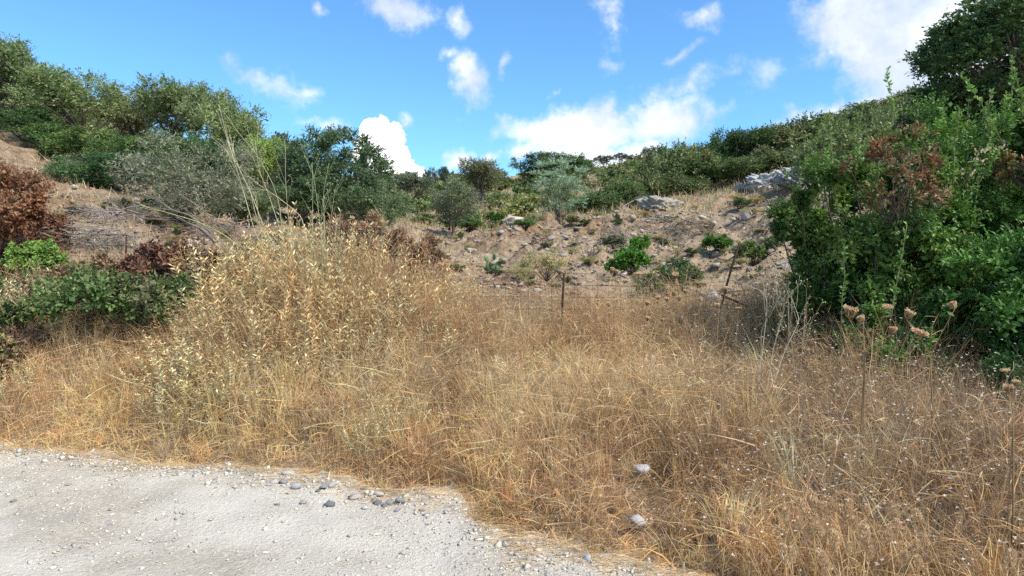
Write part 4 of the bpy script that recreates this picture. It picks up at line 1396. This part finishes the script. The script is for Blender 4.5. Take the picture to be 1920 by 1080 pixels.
# ------------------------------------------------------------------ tall dry fennel stalks
def stalk_plant(name, lines, Y, label, seed, r=.0056, col=(.50, .46, .29), twigs=5):
    rg = np.random.default_rng(seed)
    bx, by = lines[0][0]
    b0 = P(bx, by, Y)
    b0[2] = float(H(b0[0], Y))
    e = bpy.data.objects.new(name, None)
    COL.objects.link(e)
    e.location = tuple(b0)
    tag(e, label, 'dry plant')
    for ln in lines:
        Yk = Y + rg.uniform(-.15, .15)
        pts = np.array([P(a_, b_, Yk) for a_, b_ in ln])
        pts = np.vstack([b0 + (pts[0] - b0) * [.3, .3, 0], pts])
        t = np.linspace(0, len(pts) - 1, len(pts) * 4)
        pp = np.stack([np.interp(t, np.arange(len(pts)), pts[:, j]) for j in range(3)], 1)
        for _ in range(2):
            pp[1:-1] = (pp[:-2] + pp[1:-1] * 2 + pp[2:]) / 4
        bb = Buf()
        c = np.array(col) * rg.uniform(.8, 1.25)
        tube(bb, pp - b0, np.linspace(r, r * .35, len(pp)), c, 5)
        for j in range(twigs):
            k = rg.integers(len(pp) // 2, len(pp) - 1)
            d = unit(pp[k + 1] - pp[k]) + rdir(1, rg)[0] * .55
            e2 = pp[k] + d * rg.uniform(.08, .3)
            tube(bb, wiggle(pp[k], e2, 4, .006, rg) - b0, np.linspace(r * .35, r * .18, 4), c, 4)
            for q_ in range(4):
                e3 = e2 + (unit(d) + rdir(1, rg)[0] * .7) * rg.uniform(.02, .05)
                tube(bb, np.array([e2, e3]) - b0, r * .16, c, 3)
                leaves(bb, (e3 - b0)[None], rdir(1, rg), rdir(1, rg), .016, .010, np.array([[.48, .44, .22]]))
        link('stalk', bb.mesh('stalk', M_dull), e)
    return e


stalk_plant('fennel', [[(540, 500), (483, 454), (463, 382), (447, 327), (435, 290), (422, 243), (410, 195)],
                       [(548, 500), (531, 452), (524, 382), (510, 340), (477, 282), (449, 252), (416, 205)],
                       [(575, 480), (569, 410), (547, 390), (519, 368), (488, 349), (455, 321), (422, 279), (395, 255)],
                       [(545, 500), (519, 410), (502, 360), (485, 318), (478, 262)],
                       [(555, 490), (547, 454), (541, 410), (538, 376), (535, 330), (535, 275)],
                       [(545, 500), (500, 440), (470, 360), (440, 300), (425, 262)],
                       [(560, 500), (500, 452), (478, 400), (468, 350)]], 7.9, 'tall dry fennel with long bare stalks leaning left against the sky', 1, twigs=6)
stalk_plant('fennel', [[(590, 480), (585, 427), (587, 354), (585, 304)], [(606, 480), (602, 438), (594, 370), (584, 308)], [(608, 470), (608, 415), (606, 360), (617, 306)], [(612, 470), (622, 400), (628, 355)]],
            7.6, 'pale green fennel of upright stalks in front of the great round tree', 2, col=(.36, .44, .24), twigs=7)
stalk_plant('fennel', [[(520, 520), (446, 457), (413, 424), (380, 393), (350, 372)], [(500, 520), (440, 470), (395, 440), (352, 400)], [(480, 520), (420, 455), (385, 420), (366, 380)]],
            8.6, 'low fennel with stalks fallen far over to the left', 3, col=(.44, .38, .26), twigs=4)
stalk_plant('fennel', [[(715, 480), (716, 440), (718, 380)], [(714, 480), (722, 430), (712, 400)]], 8.2, 'single short fennel stalk above the reddish dry bush', 4, col=(.38, .42, .22), twigs=4, r=.005)
stalk_plant('fennel', [[(1420, 720), (1432, 640), (1440, 560), (1420, 540)], [(1440, 720), (1450, 650), (1466, 600), (1470, 560)], [(1450, 720), (1470, 660), (1500, 600), (1490, 575)], [(1430, 700), (1425, 620), (1445, 590), (1462, 555)]],
            5.2, 'branching pale dry weed in front of the left foot of the thicket', 5, col=(.50, .46, .34), twigs=9, r=.0045)
stalk_plant('mullein', [[(1500, 700), (1506, 640), (1512, 612)], [(1490, 700), (1484, 640), (1480, 612)]], 5.4, 'thin dry weed left of the wild carrot plants', 6, col=(.46, .36, .22), twigs=10, r=.004)

# ------------------------------------------------------------------ wild carrots with brown nest heads
def umbel(seed, closed):
    rg = np.random.default_rng(seed)
    bb = Buf()
    for i in range(80):
        a_, rr_ = rg.uniform(0, 6.28), math.sqrt(rg.uniform(.02, 1))
        if closed:
            tip = np.array([math.cos(a_) * rr_ * .026, math.sin(a_) * rr_ * .026, .038 + .012 * rr_])
            m = np.array([math.cos(a_) * .034 * rr_, math.sin(a_) * .034 * rr_, .018])
        else:
            tip = np.array([math.cos(a_) * rr_ * .040, math.sin(a_) * rr_ * .040, .020 + .006 * (1 - rr_)])
            m = tip * [.6, .6, .35]
        T_ = np.linspace(0, 1, 4)[:, None]
        pts = 2 * T_ * (1 - T_) * m + T_ ** 2 * tip
        tube(bb, pts, .0011, (.60, .41, .22), 3)
        k = 7
        p = tip + rg.normal(size=(k, 3)) * .004
        leaves(bb, p, rdir(k, rg) + [0, 0, .5], rdir(k, rg), .008, .006, np.array([.76, .54, .32]) * rg.uniform(.75, 1.2, (k, 1)))
    return bb.mesh('seed_head', M_dull)


UM = [umbel(1, True), umbel(2, True), umbel(3, False), umbel(4, False)]


def carrot(heads, base, Y, label, group=None, col=(.32, .21, .11)):
    rg = np.random.default_rng(int(base[0]))
    b0 = P(base[0], base[1], Y)
    b0[2] = float(H(b0[0], Y))
    e = bpy.data.objects.new('wild_carrot', None)
    COL.objects.link(e)
    e.location = tuple(b0)
    tag(e, label, 'dry plant', group)
    fork = P(base[0], base[1], Y)
    for (hx, hy, wpx, kind, tilt) in heads:
        tip = P(hx, hy, Y + rg.uniform(-.08, .08))
        d = tip - fork
        m = fork + d * .5 + np.array([-d[0] * .2, 0, -.02])
        T_ = np.linspace(0, 1, 8)[:, None]
        pts = (1 - T_) ** 2 * fork + 2 * T_ * (1 - T_) * m + T_ ** 2 * tip
        pts = np.vstack([b0, (b0 + fork) / 2 + rg.normal(size=3) * .015, pts])
        bb = Buf()
        tube(bb, pts - b0, np.linspace(.0028, .0017, len(pts)), np.array(col) * rg.uniform(.9, 1.3), 4)
        st = link('stem', bb.mesh('stem', M_dull), e)
        s = .98 * wpx / FPX * Y / (.055 if kind < 2 else .075)
        link('seed_head', UM[kind], e, tuple(pts[-1] - b0), (rg.uniform(-.4, .2), tilt, rg.uniform(0, 6.28)), (s, s, s))


carrot([(1592, 598, 22, 0, -.2), (1619, 604, 13, 1, -.5), (1664, 579, 17, 2, 0), (1673, 626, 13, 1, .2)], (1622, 660), 4.0, 'wild carrot with four brown seed heads, left of the two beside the thicket')
carrot([(1699, 598, 17, 0, -.3), (1722, 630, 28, 2, -.1), (1790, 580, 14, 1, .5)], (1745, 668), 3.9, 'wild carrot with a wide flat head and a curled head on a long stem')
carrot([(1885, 698, 16, 3, 0), (1893, 738, 17, 0, .1), (1905, 725, 12, 1, 0)], (1900, 790), 3.1, 'wild carrot cluster at the right picture edge')
carrot([(1358, 545, 18, 2, 0)], (1362, 640), 6.6, 'wild carrot head standing before the leaning fence post')
carrot([(1148, 510, 8, 1, -.2), (1156, 514, 8, 1, .2)], (1150, 590), 7.6, 'pair of closed seed heads before the bright green bush')
carrot([(1195, 517, 14, 2, 0)], (1196, 590), 7.6, 'flat brown seed head right of the closed pair')
carrot([(1232, 496, 7, 1, 0)], (1230, 590), 7.9, 'small high seed head on the slope before the hooked branch')
carrot([(1267, 523, 12, 0, .2), (1262, 556, 10, 1, 0), (1285, 551, 8, 1, .1), (1273, 565, 9, 0, 0)], (1268, 610), 7.2, 'wild carrot with four heads among the fence weeds')
carrot([(1480, 0, 10, 0, 0)][:0] + [(1385, 580, 10, 2, 0), (1345, 578, 9, 0, 0)], (1380, 650), 6.0, 'wild carrot pair of heads right of the leaning post foot')
random.seed(19)
for i in range(26):
    px = random.uniform(640, 720) if i < 9 else random.uniform(1080, 1440)
    Y = 7.7 if i < 9 else random.uniform(5.5, 7.6)
    py = random.uniform(412, 432) if i < 9 else random.uniform(560, 610)
    carrot([(px, py, random.uniform(6, 9), random.choice([0, 1, 2]), random.uniform(-.3, .3))], (px + random.uniform(-8, 8), py + 60), Y,
           'small brown seed head above the reddish dry bush' if i < 9 else 'small brown seed head rising from the dry grass before the fence',
           'seed heads above the dry bush' if i < 9 else 'seed heads before the fence')

# ------------------------------------------------------------------ foxtail heads bottom right
fx, fs = Buf(), Buf()
rg = np.random.default_rng(5)
k = 260
t = rg.uniform(0, 1, k)
a_ = rg.uniform(0, 6.28, k)
rad_ = .0105 * np.sin(np.clip(t * .9 + .1, 0, 1) * np.pi) ** .6
p = np.stack([np.cos(a_) * rad_, np.sin(a_) * rad_, t * .055], 1)
leaves(fx, p, np.stack([np.cos(a_) * .5, np.sin(a_) * .5, np.ones(k)], 1), rdir(k, rg), .013, .004, np.array([.66, .47, .27]) * rg.uniform(.8, 1.2, (k, 1)))
tube(fs, [(0, 0, -.4), (.01, 0, -.2), (0, 0, 0)], .0015, (.52, .38, .18), 3)
FXM, FSM = fx.mesh('head', M_dull), fs.mesh('stem', M_dull)
random.seed(23)
for i in range(42):
    px, py = (random.gauss(1560, 75), random.uniform(955, 1080)) if i < 34 else (random.uniform(1380, 1900), random.uniform(960, 1070))
    Y = np.interp(py, [960, 1075], [2.75, 2.35])
    p = P(px, py, Y)
    e = bpy.data.objects.new('foxtail_grass', None)
    COL.objects.link(e)
    e.location = tuple(p)
    e.rotation_euler = (random.uniform(-.5, .5), random.uniform(-.6, .6), random.uniform(0, 6.28))
    s = random.uniform(.7, 1.3)
    e.scale = (s, s, s)
    tag(e, 'fluffy tan foxtail grass head at the lower right', 'grass stalk', 'foxtail heads at the lower right')
    link('stem', FSM, e)
    link('head', FXM, e)

low_plant('straw', 912, 985, 120, 40, 'reddish dry clump spilling over the tip of the gravel', 'dry_clump', 'dry plant', tint=(.85, .62, .55), y0=3.0)
low_plant('straw', 965, 968, 70, 34, 'small reddish dry clump right of the bigger clump at the gravel tip', 'dry_clump', 'dry plant', tint=(.75, .55, .48), y0=3.0)

# ------------------------------------------------------------------ scraps
def scrap(px, py, w, col, label, name, cat, seed):
    rg = np.random.default_rng(seed)
    p = hit(px, py, 3)
    bb = Buf()
    n = 7
    gx_, gy_ = np.meshgrid(np.linspace(-1, 1, n), np.linspace(-1, 1, n))
    s = w / FPX * p[1] * .5
    zz = np.abs(rg.normal(size=(n, n))) * .35 + .1
    V = np.stack([gx_ * (1 + rg.normal(size=(n, n)) * .1), gy_ * .6 * (1 + rg.normal(size=(n, n)) * .1), zz], -1).reshape(-1, 3) * s
    id_ = np.arange(n * n).reshape(n, n)
    bb.add(V, col, quad=np.stack([id_[:-1, :-1], id_[:-1, 1:], id_[1:, 1:], id_[1:, :-1]], -1).reshape(-1, 4))
    o = link(name, bb.mesh(name, M_dull, True), loc=tuple(p))
    so = o.modifiers.new('thickness', 'SOLIDIFY')
    so.thickness = .003
    tag(o, label, cat)


scrap(755, 921, 22, (.24, .05, .045), 'dark red scrap lying in the straw at the track edge', 'red_scrap', 'scrap', 3)
scrap(762, 932, 14, (.50, .22, .13), 'orange brown scrap just below the dark red one', 'orange_scrap', 'scrap', 4)
scrap(1416, 588, 26, (.10, .12, .30), 'blue plastic scrap behind the fence beside the fallen rail', 'blue_scrap', 'scrap', 5)
scrap(1425, 625, 30, (.24, .26, .34), 'grey blue plastic scrap in the weeds by the thicket', 'plastic_scrap', 'scrap', 6)

# ------------------------------------------------------------------ dry grass of the verge
rg = np.random.default_rng(2024)
GOLD, STRAW, PINK, GREYB, ORANGE = [np.array(c) for c in ((.86, .58, .26), (.84, .65, .38), (.66, .40, .22), (.44, .33, .22), (.82, .50, .20))]


def verge_points(n, rg, lo=.0, hi=9.0, dmin=-.06):
    px = rg.uniform(-260, 2180, n)
    Y = rg.uniform(1.9, hi, n)
    x = (px - CX) / FPX * Y
    keep = rg.uniform(size=n) < (Y / hi) ** .35      # even over the ground, a little thinner far off
    x, Y = x[keep], Y[keep]
    d = Y - road_edge(x)
    k = d > dmin
    return x[k], Y[k], d[k]


def grass_height(x, y, d):
    h = .10 + .30 * sstep(d, .0, .7) + .38 * sstep(d, .5, 2.2)
    h = h * (.55 + .9 * fbm(x * 1.3, y * 1.3, 101, 3))
    h = h * (1 + .5 * np.exp(-(((x + 1.9) / 1.1) ** 2 + ((y - 7.6) / 1.0) ** 2)))
    left = sstep(-x, 2.6, 4.0)
    h = h * (1 - .25 * left)
    h = h + .10 * sstep(y, 7.0, 8.2) * sstep(x, -.5, .3)
    low_ = sstep(x, -.1, .15) * (1 - sstep(x, 1.2, 1.7)) * (1 - sstep(y, 4.3, 5.0))
    h = np.minimum(h, h * (1 - low_) + (.26 + .1 * fbm(x * 3, y * 3, 9, 2)) * low_)
    h = h - .07 * (1 - sstep(d, -.05, .3))
    for (cx_, cy_, cr_) in CLEAR:
        h = h * (1 - .93 * np.exp(-(((x - cx_) / cr_) ** 2 + ((y - cy_ + cr_ * 1.2) / (cr_ * 2.0)) ** 2)))
    tongue = np.exp(-(((x + .05) / .3) ** 2 + ((y - 4.3) / .3) ** 2))
    h = h * (1 - .55 * tongue)
    return np.maximum(h, .012)


def grass_colour(x, y, d, rg):
    n = len(x)
    w = np.stack([.6 + 1.2 * sstep(fbm(x * .7, y * .9, 111, 3), .45, .6),
                  .8 + 1.0 * sstep(fbm(x * .8, y * .7, 112, 3), .45, .6),
                  .4 + 1.6 * sstep(fbm(x * .8, y * .9, 113, 3), .45, .62) + 1.3 * sstep(x, .8, 2.6),
                  .25 + 1.2 * sstep(fbm(x * .9, y * .8, 114, 3), .5, .65) + 1.3 * sstep(x, 1.0, 2.8),  # browner, greyer stems to the right, partly the thicket's shade put into the colour
                  .3 + 1.4 * np.exp(-(d / .6) ** 2)], 1)
    w = w / w.sum(1, keepdims=True)
    u = rg.uniform(size=(n, 1))
    c = (np.cumsum(w, 1) < u).sum(1).clip(0, 4)
    col = np.stack([GOLD, STRAW, PINK, GREYB, ORANGE])[c]
    pat = .84 + .3 * sstep(fbm(x * 1.7, y * 1.7, 117, 4), .36, .62)
    return (col * rg.uniform(.58, 1.2, (n, 1)) * pat[:, None]).clip(0, .85)


gbuf = Buf()
# upright stems
x, y, d = verge_points(108000, rg, dmin=-.35)
kd = (d > 0) | (rg.uniform(size=len(x)) < .5 * np.exp(d / .12))
x, y, d = x[kd], y[kd], d[kd]
hgt = np.maximum(grass_height(x, y, d), .05) * rg.uniform(.45, 1.15, len(x))
ok = rg.uniform(size=len(x)) < .45 + .55 * sstep(fbm(x * 2.2, y * 2.2, 121, 2), .3, .55)
x, y, d, hgt = x[ok], y[ok], d[ok], hgt[ok]
n = len(x)
p0 = np.stack([x, y, H(x, y) - .01], 1)
lean = rg.normal(size=(n, 2)) * .28 + np.array([-.03, -.06])
p2 = p0 + np.stack([lean[:, 0] * hgt, lean[:, 1] * hgt, hgt * rg.uniform(.8, 1, n)], 1)
p1 = p0 * .5 + p2 * .5 + np.stack([-lean[:, 0] * hgt * .25, -lean[:, 1] * hgt * .25, hgt * .12], 1)
gcol = grass_colour(x, y, d, rg)
bez(gbuf, p0, p1, p2, rg.lognormal(math.log(.0048), .35, n).clip(.0026, .012), .0018, gcol, 3, rg)
up_pts, up_col, up_h = p2, gcol, hgt
print('stems', n)
# seed branches at the tips
m = rg.uniform(size=n) < .42
q0, qc, qh = up_pts[m], up_col[m], up_h[m]
for _ in range(3):
    dd = rdir(len(q0), rg) * np.array([1, 1, .7]) + np.array([0, 0, .35])
    base = q0 - (q0 - p0[m]) * rg.uniform(.0, .35, (len(q0), 1))
    L_ = rg.uniform(.03, .10, (len(q0), 1)) * (qh[:, None] / .6)
    e2 = base + unit(dd) * L_
    bez(gbuf, base, (base + e2) / 2 + [0, 0, .01], e2,   .0028, .0045, qc * rg.uniform(.9, 1.25, (len(q0), 1)), 2, rg)
# tussocks: tight tufts of broader blades that fan out
cxs, cys, cds = verge_points(2600, rg, dmin=.02)
kk = rg.uniform(size=len(cxs)) < .35 + .65 * sstep(fbm(cxs * 1.4, cys * 1.4, 141, 3), .4, .6)
cxs, cys, cds = cxs[kk], cys[kk], cds[kk]
nb = 36
ccol_ = grass_colour(cxs, cys, cds, rg)
chh = grass_height(cxs, cys, cds) * rg.uniform(.7, 1.3, len(cxs)) + .04
cl_ = rg.normal(size=(len(cxs), 2)) * .16
x = np.repeat(cxs, nb) + rg.normal(size=len(cxs) * nb) * .025
y = np.repeat(cys, nb) + rg.normal(size=len(cxs) * nb) * .025
n = len(x)
hh = np.repeat(chh, nb) * rg.uniform(.4, 1.05, n)
ln = np.repeat(cl_, nb, 0) * .7 + rg.normal(size=(n, 2)) * .17
tp0 = np.stack([x, y, H(x, y) - .01], 1)
ln3 = np.stack([ln[:, 0] * hh, ln[:, 1] * hh, hh * 0], 1)
tp2 = tp0 + ln3 * 1.3 + np.array([0, 0, 1.]) * (hh * rg.uniform(.75, 1, n))[:, None]
tp1 = tp0 + ln3 * .35 + np.array([0, 0, .65]) * hh[:, None]
bez(gbuf, tp0, tp1, tp2, rg.uniform(.0035, .0075, n), .002, (np.repeat(ccol_, nb, 0) * rg.uniform(.7, 1.15, (n, 1))).clip(0, .86), 3, rg)
# matted dead stems
x, y, d = verge_points(95000, rg, dmin=-.16)
n = len(x)
gh = grass_height(x, y, d)
L_ = rg.uniform(.12, .45, n) * (.5 + gh)
th = rg.uniform(0, 6.28, n)
z0 = H(x, y) + gh * rg.uniform(0, .72, n) * sstep(d, -.05, .35)
p0 = np.stack([x, y, z0 + .004], 1)
el_ = rg.normal(size=n) * .38
p2 = p0 + np.stack([np.cos(th) * L_ * np.cos(el_), np.sin(th) * L_ * np.cos(el_), L_ * np.sin(el_)], 1)
p2[:, 2] = np.maximum(p2[:, 2], H(p2[:, 0], p2[:, 1]) + .01)
p1 = (p0 + p2) / 2 + np.stack([rg.normal(size=n) * .03, rg.normal(size=n) * .03, rg.uniform(-.02, .09, n)], 1)
tooroad = p2[:, 1] < road_edge(p2[:, 0]) - .12
sel = ~tooroad
bez(gbuf, p0[sel], p1[sel], p2[sel], rg.lognormal(math.log(.0042), .4, n).clip(.0024, .013)[sel], .002, grass_colour(x, y, d, rg)[sel] * .92, 3, rg)
tag(link('grass', gbuf.mesh('grass', M_dry)), 'tall dry golden grass covering the verge', kind='stuff')

# round pale seed heads
sbuf = Buf()
x, y, d = verge_points(26000, rg)
wgt = .10 + .55 * np.exp(-(((x + .15) / 1.1) ** 2 + ((y - 4.9) / .8) ** 2)) + .45 * sstep(x, .8, 2.2) * (1 - sstep(y, 5, 6.5))
k = rg.uniform(size=len(x)) < wgt
x, y, d = x[k], y[k], d[k]
hh = grass_height(x, y, d) * rg.uniform(.5, 1.12, len(x))
n = len(x)
p0 = np.stack([x, y, H(x, y)], 1)
p2 = p0 + np.stack([rg.normal(size=n) * .12 * hh, rg.normal(size=n) * .12 * hh, hh], 1)
bez(sbuf, p0, (p0 + p2) / 2, p2, .0022, .0018, np.array([.46, .30, .17]) * rg.uniform(.8, 1.2, (n, 1)), 3, rg)
O_ = np.array([(1, 0, 0), (-1, 0, 0), (0, 1, 0), (0, -1, 0), (0, 0, 1.2), (0, 0, -1)])
OF = np.array([(0, 2, 4), (2, 1, 4), (1, 3, 4), (3, 0, 4), (2, 0, 5), (1, 2, 5), (3, 1, 5), (0, 3, 5)])
rs_ = rg.uniform(.0032, .0062, n)
V = (p2[:, None] + O_[None] * rs_[:, None, None]).reshape(-1, 3)
sbuf.add(V, np.repeat(np.array([.62, .50, .36]) * rg.uniform(.7, 1.2, (n, 1)), 6, 0), tri=(OF[None] + np.arange(n)[:, None, None] * 6).reshape(-1, 3))
# starry whitish dry flowers on the wiry weeds at the right
x, y, d = verge_points(60000, rg)
k = (rg.uniform(size=len(x)) < .35) & (x > 1.1 + rg.normal(size=len(x)) * .3) & (y < 5.6)
x, y, d = x[k], y[k], d[k]
hh = grass_height(x, y, d) * rg.uniform(.6, 1.2, len(x)) + .04
n = len(x)
p0 = np.stack([x, y, H(x, y)], 1)
p2 = p0 + np.stack([rg.normal(size=n) * .3 * hh, rg.normal(size=n) * .3 * hh, hh], 1)
bez(sbuf, p0, (p0 + p2) / 2 + rg.normal(size=(n, 3)) * .03, p2, .0022, .0014, np.array([.34, .27, .19]) * rg.uniform(.7, 1.2, (n, 1)), 4, rg)
f_ = rg.uniform(size=n) < .42
for j in range(5):
    a_ = j * 1.257
    dd = np.array([math.cos(a_), math.sin(a_), .5]) + rg.normal(size=(f_.sum(), 3)) * .25
    leaves(sbuf, p2[f_], dd, np.array([[0, 0, 1.]]).repeat(f_.sum(), 0) + rg.normal(size=(f_.sum(), 3)) * .2, .012, .0065, np.array([.80, .75, .64]) * rg.uniform(.8, 1.15, (f_.sum(), 1)))
print('flowers', n)
tag(link('dry_weeds', sbuf.mesh('dry_weeds', M_dry)), 'wiry dead weeds with tiny pale seed heads and starry husks', kind='stuff')

# straw litter flung over the edge of the track
lb = Buf()
n = 9500
x = rg.uniform(-6, 1.2, n)
dl = np.abs(rg.normal(size=n)) * .20 - .10
tuft_ = rg.uniform(size=n) < .3
y = road_edge(x) - dl * (.5 + fbm(x * 2, x * 0, 7, 2))
L_ = rg.uniform(.03, .16, n)
th = rg.normal(size=n) * .9
p0 = np.stack([x, y, np.where(y < road_edge(x) + .02, road_z(x, y) + .018, H(x, y) + .012)], 1)
p2 = p0 + np.stack([np.cos(th) * L_, np.sin(th) * L_ * .6, rg.uniform(0, .012, n)], 1)
p1 = (p0 + p2) / 2 + np.stack([x * 0, rg.normal(size=n) * .01, rg.uniform(0, .02, n)], 1)
bez(lb, p0, p1, p2, rg.uniform(.002, .006, n), .0015, np.stack([STRAW, GOLD, GREYB, STRAW])[rg.integers(0, 4, n)] * rg.uniform(.8, 1.2, (n, 1)), 3, rg, wdir=np.tile([[0., 1., 0.]], (n, 1)))
tag(link('straw_litter', lb.mesh('straw_litter', M_dry)), 'broken straw littering the edge of the track', kind='stuff')

# thin dry grass on the slopes beyond
fbuf = Buf()
px, Y = rg.uniform(-60, 1560, 62000), 9 + rg.uniform(0, 1, 62000) ** 1.5 * 50
x = (px - CX) / FPX * Y
mk = fbm(x * .35, Y * .35, 131, 3) + .10 * (Y > 24) - .22 * ((px > 850) & (Y < 23))
k = mk > .50 + rg.normal(size=len(x)) * .05
x, Y = x[k], Y[k]
n = len(x)
hh = rg.uniform(.08, .3, n) * (1 + (Y > 25) * .6)
p0 = np.stack([x, Y, H(x, Y) - .01], 1)
p2 = p0 + np.stack([rg.normal(size=n) * .4 * hh, rg.normal(size=n) * .4 * hh, hh], 1)
cl = np.stack([STRAW * .8, np.array([.34, .34, .17]), np.array([.24, .28, .13]), PINK])[rg.integers(0, 4, n)] * rg.uniform(.75, 1.2, (n, 1))
bez(fbuf, p0, (p0 + p2) / 2, p2, .006 + Y * .0009, .002, cl, 2, rg)
tag(link('slope_grass', fbuf.mesh('slope_grass', M_dry)), 'thin dry grass on the slopes beyond the fence', kind='stuff')
